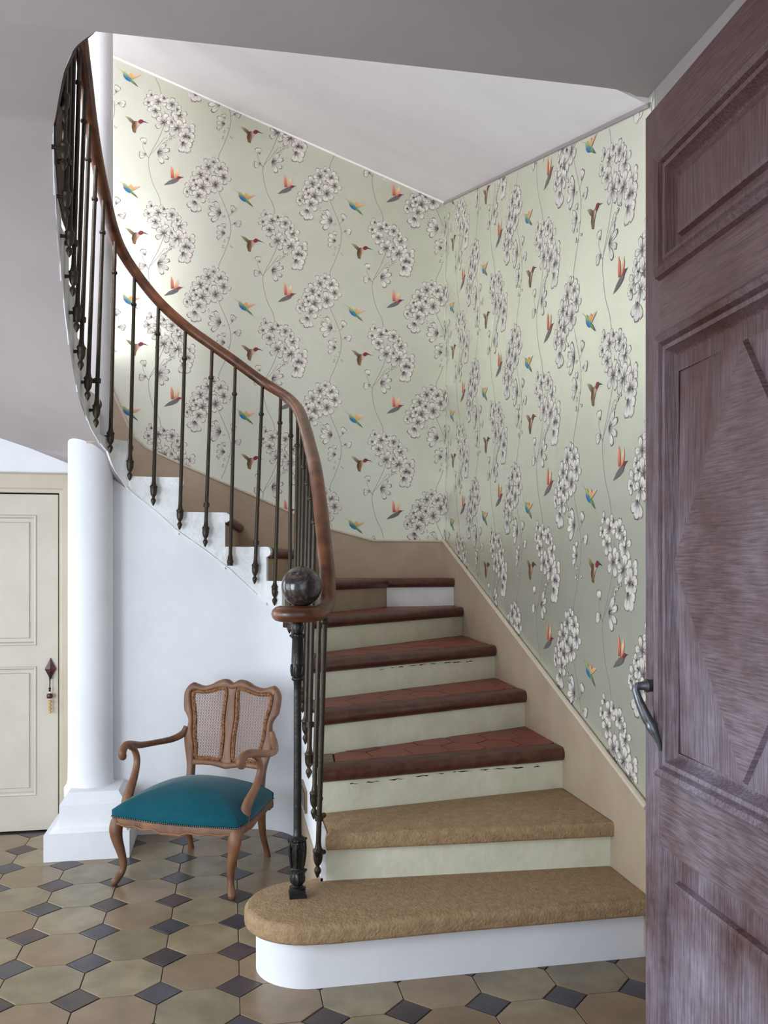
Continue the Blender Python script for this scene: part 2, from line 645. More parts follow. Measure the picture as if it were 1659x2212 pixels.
# wall that closes the stairwell above the hall ceiling
m = MB()
m.add([(-.385, 2.5, ZC + .05), (1.5, 2.5, ZC + .05), (1.5, 2.5, 3.4), (-.385, 2.5, 3.9), (-.385, 2.52, ZC + .05), (1.5, 2.52, ZC + .05), (1.5, 2.52, 3.4), (-.385, 2.52, 3.9)],
      [(0, 1, 2, 3), (7, 6, 5, 4), (0, 4, 5, 1), (1, 5, 6, 2), (2, 6, 7, 3), (3, 7, 4, 0)])
struct(m.build('wall_landing', M['plaster']), 'wall above the hall ceiling at the front of the stairwell')
m = MB().box((-2.62, 2.35, 2.9), (-2.5 - .1, YB, 5.3))
struct(m.build('wall_landing.001', M['plaster']), 'left wall of the landing')
m = MB().box((-2.6, 2.35, 2.95), (-.385, 2.45, 5.0))
struct(m.build('wall_landing.002', M['plaster']), 'front wall of the landing')

# hall ceiling and the winding plaster underside of the stair, one sweep
inner = [(-.385, 2.585, 2.86), (-.46, 2.68, 2.86), (-.52, 2.83, 2.86), (-.59, 3.08, 2.86), (-.615, 3.15, 2.80), (-.62, 3.23, 2.56), (-.622, 3.3, 2.44), (-.62, 3.43, 2.24),
         (-.615, 3.63, 2.02), (-.60, 3.9, 1.90), (-.565, 4.1, 1.83), (-.535, 4.15, 1.74), (-.471, 4.215, 1.66), (-.44, 4.23, 1.63)]
outer = [(-2.6, 2.585, 2.86), (-2.6, 2.72, 2.86), (-2.6, 2.9, 2.86), (-2.6, 3.1, 2.86), (-2.6, 3.3, 2.80), (-2.6, 3.5, 2.70), (-2.6, 3.7, 2.62), (-2.6, 3.95, 2.53),
         (-2.6, 4.2, 2.44), (-2.3, 4.37, 2.32), (-1.10, 4.37, 1.92), (-.92, 4.37, 1.857), (-.756, 4.37, 1.79), (-.68, 4.37, 1.74)]
ci, co = cr(inner, 6), cr(outer, 6)
rows = []
NC = 14
for a, b in zip(ci, co):
    a, b = Vector(a), Vector(b)
    r = []
    for k in range(NC + 1):
        t = k / NC
        p = a.lerp(b, t)
        # sag away from the steep string edge so the plaster sweeps up in a hollow
        p.z = a.z + (b.z - a.z) * (t ** 0.8)
        r.append(p)
    rows.append(r)
m = MB()
n = NC + 1
m.add([p for r in rows for p in r], [(i * n + k, i * n + k + 1, (i + 1) * n + k + 1, (i + 1) * n + k) for i in range(len(rows) - 1) for k in range(NC)])
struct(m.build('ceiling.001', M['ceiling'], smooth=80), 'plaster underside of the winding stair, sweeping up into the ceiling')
# flat ceiling over the hall, its corner rounded towards the right wall
edge = [(-.385, 2.585), (.2, 2.585), (.7, 2.586), (1.15, 2.59), (1.24, 2.593), (1.30, 2.605), (1.345, 2.628), (1.37, 2.655)]
m = MB()
poly = [(-2.6, .75), (XR + .02, .75), (XR + .02, 2.66)] + list(reversed(edge)) + [(-2.6, 2.585)]
m.prism(poly, ZC, ZC + .05)
struct(m.build('ceiling.002', M['ceiling']), 'white plaster ceiling over the hall, its shade painted in as grey')

# front wall with the entrance opening, left hall wall
m = MB().box((-2.6, .63, 0), (-.62, .75, ZC)).box((-.62, .63, 2.36), (.98, .75, ZC)).box((.98, .63, 0), (XR + .16, .75, ZC))
struct(m.build('wall_front', M['plaster']), 'hall wall around the open entrance')
m = MB().box((-2.75, .63, 0), (-2.6, 4.5, ZC))
struct(m.build('wall_left', M['plaster']), 'left wall of the hall')

# wall with the small door below the stair
m = MB().box((-2.6, 4.37, 0), (-1.70, 4.47, 2.9)).box((-1.70, 4.37, 1.70), (-.79, 4.47, 2.9)).box((-.79, 4.37, 0), (-.58, 4.47, 1.95))
struct(m.build('wall_door', M['plaster']), 'white wall with the small greige door under the stair')

# wall under the stair, following the string
ss = []
s = 0.0
s_end = s_of(-.565, 4.1)
while s < s_end:
    ss.append(s)
    s += .03
m = MB()
vs, fs = [], []
for s in ss:
    p, nn = s_at(s)
    if p.x < -.40:
        p = Vector((p.x, 4.235))
        nn = Vector((0, -1))
    z = interp(ZL, s) + .02 + .05 * min(1, max(0, (.3 - s) / .3))
    q = p - nn * .06
    pw = p
    vs += [(pw.x, pw.y, 0), (pw.x, pw.y, z), (q.x, q.y, z), (q.x, q.y, 0)]
for i in range(len(ss) - 1):
    for k in range(4):
        fs.append((i * 4 + k, i * 4 + (k + 1) % 4, (i + 1) * 4 + (k + 1) % 4, (i + 1) * 4 + k))
fs += [(0, 1, 2, 3), tuple((len(ss) - 1) * 4 + k for k in (3, 2, 1, 0))]
m.add(vs, fs)
struct(m.build('wall_stair', M['plaster'], smooth=50), 'white curved wall below the stair, behind the armchair')

# ---- raked skirtings
m = MB()


def plate_on_right(pts, t, x=XR):
    n = len(pts)
    m = MB()
    m.add([(x - t, y, z) for y, z in pts] + [(x, y, z) for y, z in pts],
          [tuple(range(n)), tuple(reversed(range(n, 2 * n)))] + [(i, (i + 1) % n, n + (i + 1) % n, n + i) for i in range(n)])
    return m


topR = [(5.315, 1.462), (2.60, .50)]
o = struct(plate_on_right([(2.55, 0), (YB, .9), topR[0], topR[1], (2.55, .48)], .016).build('baseboard_right', M['tan']), 'tan raked skirting up the right wall')
mm = MB()
mm.tube([(XR - .014, y, z) for y, z in topR], .011, 8)
mm.build('moulding', M['tancap'], o, label='pale bead along the top of the raked skirting')
topB = [(XR, 1.458), (.896, 1.459), (.585, 1.54), (.295, 1.668), (-.27, 1.91), (-.489, 2.01), (-.571, 2.078), (-.665, 2.286), (-.80, 2.62)]
m = MB()
vs = [(x, YB - .014, z) for x, z in topB] + [(x, YB, z) for x, z in topB]
nb = len(topB)
low = [(XR, 1.2), (-.80, 1.2)]
pts = topB + [(-.80, 1.9), (-.3, 1.5), (.5, 1.2), (XR, 1.1)]
nb = len(pts)
m.add([(x, YB - .014, z) for x, z in pts] + [(x, YB, z) for x, z in pts],
      [tuple(range(nb)), tuple(reversed(range(nb, 2 * nb)))] + [(i, (i + 1) % nb, nb + (i + 1) % nb, nb + i) for i in range(nb)])
o = struct(m.build('baseboard_back', M['tan']), 'tan raked skirting along the back wall')
mm = MB()
mm.tube([(x, YB - .013, z) for x, z in topB], .008, 8)
mm.build('moulding', M['tancap'], o, label='pale bead along the top of the back skirting')
# low tan skirting on the hall side of the stair wall
m = MB()
vs, fs = [], []
sk = [x for x in ss if .0 <= x <= s_of(.315, 3.95) + .03]
for s in sk:
    p, nn = s_at(s)
    a = p + nn * .010
    z = .225
    vs += [(a.x, a.y, 0), (a.x, a.y, z), (p.x, p.y, z), (p.x, p.y, 0)]
for i in range(len(sk) - 1):
    for k in range(4):
        fs.append((i * 4 + k, i * 4 + (k + 1) % 4, (i + 1) * 4 + (k + 1) % 4, (i + 1) * 4 + k))
fs += [(0, 1, 2, 3), tuple((len(sk) - 1) * 4 + k for k in (3, 2, 1, 0))]
m.add(vs, fs)
struct(m.build('baseboard_stair', M['tan']), 'tan skirting at the foot of the stair wall')

# ================================================================== WALLPAPER
# paper panels
pb = [(-.70, 1.3), (XR, 1.3), (XR, soff(XR, YB)), (-.70, soff(-.70, YB))]
m = MB()
m.add([(x, YB - .002, z) for x, z in pb] + [(x, YB, z) for x, z in pb], [(0, 1, 2, 3), (7, 6, 5, 4), (0, 4, 5, 1), (1, 5, 6, 2), (2, 6, 7, 3), (3, 7, 4, 0)])
paper_b = m.build('wallpaper', M['paper'], wb)
pr_ = [(2.57, .3), (YB, 1.2), (YB, soff(XR, YB)), (2.66, soff(XR, 2.66)), (2.57, ZC - .002)]
m = plate_on_right(pr_, .002)
paper_r = m.build('wallpaper', M['paper'], wr)

# one repeat of the print, drawn in units of the repeat (545 x 534), y down, origin at the red-winged bird's head
UC = .69 / 545.0
cell_v, cell_f, cell_c = [], [], []     # 2D verts (u, v, layer), faces, per-face-corner colours
CREAM, GREY, DARK = (238, 231, 216), (158, 148, 142), (80, 70, 68)


def cadd(vs, cols, fs, layer):
    n = len(cell_v)
    for p in vs:
        cell_v.append((p[0], p[1], layer))
    for f in fs:
        cell_f.append(tuple(i + n for i in f))
        cell_c.append([cols[i] for i in f])


def mixc(a, b, t):
    return tuple(x + (y - x) * t for x, y in zip(a, b))


def petal(cx, cy, ang, L, W, layer):
    """a veined petal: dark throat, cream blade, thin grey rim"""
    T = [0.04, .22, .48, .78, 1.0]
    Wd = [.08, .30, .78, 1.0, .60]
    ca, sa = cos(ang), sin(ang)
    # rim below
    rim = [(0, 0)]
    for t, ww in zip(T, Wd):
        rim.append((t * L + (.9 if t == 1 else 0), ww * W * .5 + .7))
    for t, ww in reversed(list(zip(T, Wd))):
        rim.append((t * L + (.9 if t == 1 else 0), -ww * W * .5 - .7))
    vs = [(cx + x * ca - y * sa, cy + x * sa + y * ca) for x, y in rim]
    rc = mixc(DARK, GREY, random.uniform(.3, .95))
    cadd(vs, [rc] * len(vs), [tuple(range(len(vs)))], layer)
    cols, vs, fs = [], [], []
    base = mixc(DARK, (40, 34, 40), random.random())
    cr_ = mixc(CREAM, (222, 214, 206), random.random())
    for i, (t, ww) in enumerate(zip(T, Wd)):
        for j in range(5):
            y = (j / 4 - .5) * ww * W
            x = t * L * (1 - .10 * (abs(j - 2) / 2) ** 2 * (t > .9)) - (.06 * L if (t == 1.0 and j == 2) else 0)
            vs.append((cx + x * ca - y * sa, cy + x * sa + y * ca))
            k = [0.08, .52, .95, 1.0, .90][i]
            if j == 2:
                k *= [1, .42, .72, .95, .98][i]
            if j in (0, 4):
                k *= [1, .95, .90, .86, .60][i]
            cols.append(mixc(base, cr_, k))
    for i in range(4):
        for j in range(4):
            fs.append((i * 5 + j, i * 5 + j + 1, (i + 1) * 5 + j + 1, (i + 1) * 5 + j))
    cadd(vs, cols, fs, layer + .4)


LAY = [2.0]


def flower(cx, cy, size, rot=0.0, npet=5, spread=2 * pi, wfac=.95):
    LAY[0] += 1
    lay = LAY[0]
    for k in range(npet):
        if spread > 6:
            a = rot + 2 * pi * k / npet + random.uniform(-.28, .28)
        else:
            a = rot + spread * (k / max(1, npet - 1) - .5) + random.uniform(-.08, .08)
        petal(cx, cy, a, size * random.uniform(.95, 1.3), size * wfac * .80 * random.uniform(.8, 1.05), lay + k * .05)
    # stamens
    for k in range(4):
        a = random.uniform(0, 2 * pi) if spread > 6 else rot + random.uniform(-.5, .5)
        line([(cx, cy), (cx + size * .5 * cos(a), cy + size * .5 * sin(a))], 1.3, (48, 40, 44), lay + .6)


def bud(cx, cy, ang, L):
    LAY[0] += .5
    petal(cx, cy, ang - .25, L, L * .55, LAY[0])
    petal(cx, cy, ang + .22, L * .9, L * .5, LAY[0] + .05)


def line(pts, wd, col, layer=.5):
    vs, fs = [], []
    for i, p in enumerate(pts):
        a, b = pts[max(0, i - 1)], pts[min(len(pts) - 1, i + 1)]
        d = Vector((b[0] - a[0], b[1] - a[1])).normalized()
        vs += [(p[0] - d.y * wd / 2, p[1] + d.x * wd / 2), (p[0] + d.y * wd / 2, p[1] - d.x * wd / 2)]
    for i in range(len(pts) - 1):
        fs.append((2 * i, 2 * i + 1, 2 * i + 3, 2 * i + 2))
    cadd(vs, [col] * len(vs), fs, layer)


def poly(pts, cols, layer):
    if isinstance(cols[0], (int, float)):
        cols = [cols] * len(pts)
    cadd(pts, cols, [tuple(range(len(pts)))], layer)


STEM = (150, 138, 128)
# stems
line(cr([(231, 379), (240, 345), (262, 420), (257, 490), (232, 560), (192, 640), (187, 690), (205, 770), (236, 835), (245, 879)], 5)[10:], 2.4, STEM)
line(cr([(505, 760), (530, 820), (560, 890), (575, 950), (570, 1010), (545, 1085), (521, 1140), (517, 1165)], 5), 2.4, STEM)
line(cr([(192, 640), (225, 600), (262, 548)], 4), 1.8, STEM)
line(cr([(187, 655), (160, 600), (168, 570)], 4), 1.8, STEM)
line(cr([(190, 650), (170, 640)], 4), 1.8, STEM)
line(cr([(565, 905), (590, 880), (592, 860)], 4), 1.8, STEM)
line(cr([(574, 950), (600, 938)], 4), 1.8, STEM)
for a, b in (((257, 477), (322, 496)), ((257, 477), (231, 379)), ((322, 434), (257, 477)), ((257, 477), (218, 421)), ((505, 755), (430, 715)), ((505, 755), (545, 715)), ((505, 755), (465, 670)), ((505, 755), (440, 780))):
    line([a, b], 1.6, STEM)
# cluster A, arching right
for x, y, s_, r in ((231, 379, 34, .3), (296, 386, 31, 1.2), (217, 424, 30, 2.0), (334, 434, 34, .8), (257, 477, 38, .1), (322, 497, 40, 1.0), (372, 500, 32, .4), (358, 535, 34, 2.2)):
    flower(x, y, s_, r)
flower(346, 560, 46, 1.1, 3, 1.3)
for x, y, s_, r in ((262, 356, 24, 2.6), (318, 408, 24, .2), (372, 535, 28, .9), (300, 470, 26, 2.9), (190, 385, 22, 2.7)):
    flower(x, y, s_, r, 3, 2.0)
flower(205, 352, 22, 3.6, 2, 1.2)
# cluster B, arching left
for x, y, s_, r in ((465, 672, 33, .5), (523, 676, 32, 1.3), (430, 714, 32, 2.0), (543, 714, 32, .2), (503, 757, 38, .8), (440, 776, 40, 1.7), (388, 782, 32, .1), (424, 815, 33, 1.1)):
    flower(x, y, s_, r)
flower(405, 842, 44, 1.75, 3, 1.3)
for x, y, s_, r in ((495, 652, 24, 4.6), (404, 742, 24, 2.8), (468, 735, 26, 3.4), (415, 768, 26, 3.5), (372, 800, 24, 2.8)):
    flower(x, y, s_, r, 3, 2.0)
# sprig A
flower(228, 622, 52, .1, 4, 1.9, .6)
bud(172, 590, -1.9, 34)
bud(178, 634, 2.9, 38)
# sprig B
flower(530, 893, 50, 3.3, 4, 1.9, .6)
bud(580, 888, -1.2, 36)
bud(588, 938, .1, 38)
flower(548, 990, 38, 3.2, 3, 1.4, .6)
bud(548, 965, -1.9, 24)
# little hanging leaves
for x, y, a, L in ((275, 560, 2.2, 15), (268, 548, .5, 15), (285, 540, 1.0, 13), (262, 570, 1.5, 12), (294, 548, 2.6, 12), (302, 532, 1.2, 13),
                   (470, 828, 1.5, 15), (484, 842, .6, 15), (478, 858, 2.0, 14), (496, 852, 1.0, 13), (505, 868, .8, 12), (460, 812, 1.8, 13),
                   (545, 1020, 1.6, 13), (560, 1010, .3, 11), (540, 1048, 1.8, 15), (572, 1048, .7, 14), (556, 1060, 2.4, 10), (548, 905, 2.8, 13), (523, 1015, 2.2, 12)):
    petal(x, y, a, L, L * .6, 40)
# red-winged bird
B = 60
poly([(258, 778), (280, 757), (300, 745), (318, 738), (330, 742), (322, 756), (300, 768)], [(96, 100, 96), (104, 106, 100), (110, 104, 104), (120, 90, 96), (130, 60, 80), (110, 96, 100), (100, 104, 100)], B)
poly([(318, 738), (326, 730), (336, 730), (339, 737), (330, 743), (320, 745)], (132, 40, 58), B + .3)
poly([(336, 732), (353, 731), (338, 736)], (60, 44, 48), B + .2)
poly([(292, 742), (289, 710), (292, 678), (302, 700), (307, 740)], [(150, 60, 50), (226, 140, 110), (236, 178, 140), (228, 130, 96), (170, 70, 60)], B + .4)
poly([(307, 742), (312, 712), (325, 690), (329, 712), (322, 738)], [(196, 120, 90), (236, 196, 150), (240, 214, 176), (234, 190, 140), (200, 120, 100)], B + .2)
# blue bird
poly([(612, 785), (622, 783), (634, 795), (650, 812), (658, 826), (645, 830), (628, 822), (616, 808)], [(150, 190, 80), (196, 200, 70), (120, 180, 110), (60, 150, 140), (40, 120, 150), (30, 100, 160), (30, 90, 170), (40, 80, 160)], B)
poly([(646, 826), (658, 820), (672, 835), (685, 852), (668, 842)], [(80, 130, 90), (150, 170, 70), (90, 110, 70), (60, 60, 50), (50, 80, 80)], B + .1)
poly([(612, 784), (578, 763), (615, 788)], (150, 140, 120), B)
poly([(636, 797), (652, 786), (662, 802), (652, 818)], [(210, 180, 80), (224, 170, 140), (230, 150, 110), (170, 160, 70)], B + .3)
poly([(650, 806), (672, 794), (696, 793), (676, 806), (656, 818)], [(214, 170, 90), (230, 180, 150), (226, 190, 170), (220, 170, 110), (180, 150, 80)], B + .35)
# brown bird
poly([(112, 492), (124, 482), (140, 480), (148, 492), (138, 505), (130, 520), (126, 540), (114, 535), (108, 512)], [(90, 60, 40), (80, 50, 36), (214, 196, 176), (226, 206, 190), (220, 170, 140), (150, 110, 70), (110, 84, 40), (100, 74, 34), (84, 50, 34)], B)
poly([(138, 482), (148, 472), (160, 473), (165, 482), (152, 492), (142, 492)], (124, 30, 48), B + .3)
poly([(163, 477), (190, 488), (164, 483)], (60, 44, 44), B + .2)
poly([(78, 462), (100, 467), (122, 484), (112, 496), (98, 484)], [(190, 176, 130), (150, 140, 90), (96, 70, 46), (80, 50, 40), (120, 96, 60)], B + .2)


def lay_print(name, parent, place, inside):
    """copy the repeat over a wall: place(u, v, lift) gives a point, inside(u, v) trims it"""
    V, F, K = [], [], []
    for (du, dv) in REPEATS[name]:
        base = len(V)
        idx = {}
        for f, cols in zip(cell_f, cell_c):
            cu = sum(cell_v[i][0] for i in f) / len(f) * 1.0
            cv = sum(cell_v[i][1] for i in f) / len(f)
            u = (cu - 335) * UC + du
            v = -(cv - 733) * UC + dv
            if not inside(u, v):
                continue
            nf = []
            for i in f:
                if i not in idx:
                    a = cell_v[i]
                    idx[i] = len(V)
                    V.append(place((a[0] - 335) * UC + du, -(a[1] - 733) * UC + dv, .0004 + a[2] * .00003))
                nf.append(idx[i])
            F.append(nf)
            K.append(cols)
    me = bpy.data.meshes.new('wallpaper_print')
    me.from_pydata(V, [], F)
    ca = me.color_attributes.new('ink', 'FLOAT_COLOR', 'CORNER')
    flat = []
    for cols in K:
        for c in cols:
            flat += list(lin(c))
    ca.data.foreach_set('color', flat)
    o = link('wallpaper_print', me, parent, M['print'])
    o['kind'] = 'stuff'
    return o


def seg(tab, x):
    return interp(sorted(tab), x)


REPEATS = {'back': [(-.299 + .69 * i, 3.68 - .676 * j) for i in range(-2, 4) for j in range(-2, 5)],
           'right': [(-3.465 + .69 * i, 3.016 - .676 * j) for i in range(-4, 3) for j in range(-2, 5)]}
lay_print('back', paper_b, lambda u, v, h: (u, YB - .002 - h, v),
          lambda u, v: -.69 < u < XR - .012 and seg(topB, u) + .012 < v < soff(u, YB) - .018)
lay_print('right', paper_r, lambda u, v, h: (XR - .002 - h, -u, v),
          lambda u, v: 2.58 < -u < YB - .012 and topR[0][1] + (-u - topR[0][0]) * (topR[1][1] - topR[0][1]) / (topR[1][0] - topR[0][0]) + .016 < v < (soff(XR, -u) if -u > 2.66 else ZC) - .018)

# ================================================================== STAIRCASE
st = thing('staircase', 'winding staircase with stone and terracotta treads and painted risers', 'staircase', (.75, 2.6, 0))


def front_normal(a, b):
    d = Vector((b[0] - a[0], b[1] - a[1])).normalized()
    return Vector((d.y, -d.x))


def extrude(profile, pts, normals):
    """profile (forward, z) swept along plan points with per-point normals"""
    m = MB()
    rings = [[(p[0] + nn.x * f, p[1] + nn.y * f, z) for f, z in profile] for p, nn in zip(pts, normals)]
    m.rings(rings)
    return m


# step 1: stone with a round end
def round_end(cx, cy, r, yf, yb, x1):
    pts = []
    for k in range(25):
        a = pi / 2 + pi * k / 24
        pts.append((cx + r * cos(a), cy + r * sin(a)))
    return pts


t1 = round_end(.245, 2.745, .20, 0, 0, 0)
poly1 = t1 + [(.30, 2.541), (.7, 2.555), (1.365, 2.565), (1.365, 2.93), (.30, 2.95)]
o = slab(poly1, .155, .215, .022).build('tread', M['stone'], st, smooth=40, label='stone bottom step with a round end')
bm = bmesh.new()
bm.from_mesh(o.data)
bmesh.ops.triangulate(bm, faces=[f for f in bm.faces if len(f.verts) > 4])
bm.to_mesh(o.data)
bm.free()
t1r = round_end(.255, 2.77, .172, 0, 0, 0)
MB().prism(t1r + [(.7, 2.605), (1.365, 2.615), (1.365, 2.93), (.31, 2.945)], 0, .155).build('riser', M['plaster'], st, smooth=40, label='white plastered base of the bottom step')

# step 2: stone
i2, o2, i3, o3 = RISER_IN[2], RISER_OUT[2], RISER_IN[3], RISER_OUT[3]
n2 = front_normal(i2, o2)
polyt = [(i2[0] + .008, i2[1] - .035), (.85, 2.852), (1.36, o2[1] - .030), (1.36, o3[1] + .01), (i3[0] + .008, i3[1] + .01)]
slab(polyt, ZT[2] - .055, ZT[2], .02).build('tread', M['stone'], st, smooth=40, label='worn stone second step')


def riser(k, mat, z0, z1, a=None, b=None, th=.05, label=None):
    a = a or RISER_IN[k]
    b = b or RISER_OUT[k]
    nn = front_normal(a, b)
    aa = (a[0] + (.006 if k < 7 else 0), a[1])
    poly = [aa, (b[0] - .004, b[1]), (b[0] - .004 - nn.x * th, b[1] - nn.y * th), (aa[0] - nn.x * th, aa[1] - nn.y * th)]
    return MB().prism(poly, z0, z1).build('riser', mat, st, label=label)


NT = .055
riser(2, M['cream'], ZT[1] - .01, ZT[2] - NT)
prof = []
for k in range(9):
    a = -pi / 2 + pi * k / 8
    prof.append((.006 + .026 * cos(a), ZT[0] + NT / 2 * sin(a)))


def nosing(k, pts, parent, z):
    """dark wooden nosing with a half-round front along plan points pts"""
    nrm = []
    for i in range(len(pts)):
        a, b = pts[max(0, i - 1)], pts[min(len(pts) - 1, i + 1)]
        nrm.append(front_normal(a, b))
    pf = [(-.07, z - NT), (-.07, z)]
    for q in range(9):
        a = pi / 2 - pi * q / 8
        pf.append((.002 + .024 * cos(a), z - NT / 2 + NT / 2 * sin(a)))
    m = extrude(pf, pts, nrm)
    # uneven wear along the edge
    return m.build('nosing', M['nosing'], parent, smooth=45)


def inner_path(k, ins=.006):
    q = 8
    out = []
    for i in range(q + 1):
        p, nn = s_at(RS[k] + (RS[k + 1] - RS[k]) * i / q)
        out.append((p.x - nn.x * ins, p.y - nn.y * ins))
    return out


def lerp2(a, b, t):
    return (a[0] + (b[0] - a[0]) * t, a[1] + (b[1] - a[1]) * t)


for k in range(3, 7):
    a, b = RISER_IN[k], RISER_OUT[k]
    a2, b2 = RISER_IN[k + 1], RISER_OUT[k + 1]
    z = ZT[k]
    rs = riser(k, M['cream'], ZT[k - 1] - .01, z - NT + .004)
    if k != 4:
        # paint has split along the top of the riser: a broken hairline gap
        fn = front_normal(a, b)
        m = MB()
        t = .12 if k != 6 else .2
        while t < (.86 if k != 6 else .3):
            w_ = random.uniform(.012, .06)
            n_ = 5
            up_, dn_ = [], []
            for q in range(n_ + 1):
                p = lerp2(a, b, t + w_ * q / n_)
                zz = z - NT - .012 - .004 * sin(t * 9) + random.uniform(-.0015, .0015)
                hh = random.uniform(.0006, .0026) if 0 < q < n_ else .0002
                up_.append((p[0] + fn.x * .0012, p[1] + fn.y * .0012, zz + hh))
                dn_.append((p[0] + fn.x * .0012, p[1] + fn.y * .0012, zz - hh))
            m.add(up_ + dn_, [(q, q + 1, n_ + 2 + q, n_ + 1 + q) for q in range(n_)])
            t += w_ + random.uniform(.0, .05)
        m.build('paint_crack', M['cord'], rs, kind='stuff')
    back = [b2, a2] if k < 6 else [b2, MID7, a2]
    full = ccw([(a[0] + .01, a[1]), (b[0] - .003, b[1])] + [(p[0] - .003 if p[0] > 1 else p[0], p[1]) for p in back])
    # push the back under the next riser
    bed = MB().prism(full, z - NT, z - .006).build('tread', M['bed'], st)
    pts = [lerp2(a, b, .008 + .99 * q / 16) for q in range(17)]
    pts = [(p[0], p[1] + random.uniform(-.0025, .0025)) for p in pts]
    nosing(k, pts, bed, z)
    nn = front_normal(a, b)
    # stone border at the open end
    e0 = (a[0] + .012 - nn.x * .071, a[1] - nn.y * .071)
    e1 = (a2[0] + .012, a2[1] - .002)
    bw = .075
    border = ccw([e0, (e0[0] + bw, e0[1] + bw * (b[1] - a[1]) / (b[0] - a[0])), (e1[0] + bw, e1[1] + bw * (b2[1] - a2[1]) / (b2[0] - a2[0]) * .8), e1])
    MB().prism(border, z - .03, z).build('edge_stone', M['edgestone'], bed)
    # hexagonal terracotta tiles
    ta = lerp2(a, b, .09)
    area_poly = [(ta[0] - nn.x * .073, ta[1] - nn.y * .073), (b[0] - .006 - nn.x * .073, b[1] - nn.y * .073)]
    if k < 6:
        area_poly += [(b2[0] - .006, b2[1] - .002), (a2[0] + bw + .02, a2[1] + (b2[1] - a2[1]) / (b2[0] - a2[0]) * bw)]
    else:
        area_poly += [(b2[0] - .006, b2[1] - .004), (MID7[0], MID7[1] - .004), (a2[0] + bw + .03, a2[1] + .05)]
    area_poly = ccw(area_poly)
    R = .095
    dx, dy = sqrt(3) * R, 1.5 * R
    ang = atan2(b[1] - a[1], b[0] - a[0])
    for ii in range(-2, 10):
        for jj in range(-3, 14):
            lx, ly = (ii + .5 * (jj % 2)) * dx, jj * dy
            cx = ta[0] + lx * cos(ang) - ly * sin(ang)
            cy = ta[1] + lx * sin(ang) + ly * cos(ang)
            hexp = [(cx + (R - .0022) * cos(ang + pi / 6 + q * pi / 3), cy + (R - .0022) * sin(ang + pi / 6 + q * pi / 3)) for q in range(6)]
            c = clip_convex(hexp, area_poly)
            if len(c) < 3:
                continue
            c2 = []
            for p in c:
                if not c2 or (abs(p[0] - c2[-1][0]) + abs(p[1] - c2[-1][1])) > 1e-4:
                    c2.append(p)
            if len(c2) > 2 and (abs(c2[0][0] - c2[-1][0]) + abs(c2[0][1] - c2[-1][1])) < 1e-4:
                c2.pop()
            if len(c2) < 3:
                continue
            ar = abs(sum(c2[q - 1][0] * c2[q][1] - c2[q][0] * c2[q - 1][1] for q in range(len(c2)))) / 2
            if ar < 2e-4:
                continue
            MB().prism(c2, z - .02, z + random.uniform(-.0008, .0008)).build('tile', M['terra'], bed)

# steps 7 to 9 and the flight beyond
a, b = RISER_IN[7], RISER_OUT[7]
z = ZT[7]
riser(7, M['tan'], ZT[6] - .01, z - NT + .004, a, MID7, label='tan left half of the winder riser')
riser(7, M['riser_white'], ZT[6] - .01, z - NT + .004, MID7, b, label='white right half of the winder riser')
full = [MID7, (b[0] - .003, b[1]), (XR - .003, YB - .003), (RISER_OUT[8][0], YB - .003)] + list(reversed(inner_path(7)))
tr7 = MB().prism(full, z - NT, z).build('tread', M['terra'], st)
nosing(7, [(a[0] + .02, a[1] + .012)] + [lerp2(a, MID7, q / 8) for q in range(1, 8)] + [(MID7[0] - .01, MID7[1] - .006)], tr7, z + .0005)
nosing(7, [(MID7[0] - .012, MID7[1])] + [lerp2(MID7, b, q / 6) for q in range(1, 6)] + [(b[0] - .004, b[1])], tr7, z + .0005)
for k in range(8, 15):
    ip = inner_path(k)
    a, b = ip[0], RISER_OUT[k]
    a2, b2 = ip[-1], RISER_OUT[k + 1]
    z = ZT[k]
    if k > 10:
        b = lerp2(a, b, .22 if k < 13 else .12)
    if k > 9:
        b2 = lerp2(a2, b2, .22 if k < 12 else .12)
    riser(k, M['tan'], ZT[k - 1] - .01 if k < 11 else z - NT - .06, z - NT + .004, a, b)
    full = ip + [(b2[0], min(b2[1], YB - .003)), (b[0], min(b[1], YB - .003))]
    bed = MB().prism(full, z - (NT if k < 10 else .03), z).build('tread', M['tan'] if k > 10 else M['terra'], st)
    pts = [lerp2(a, b, .02 + .97 * q / 8) for q in range(9)]
    pts = [(p[0], min(p[1], YB - .03)) for p in pts]
    nosing(k, pts, bed, z + .0005)

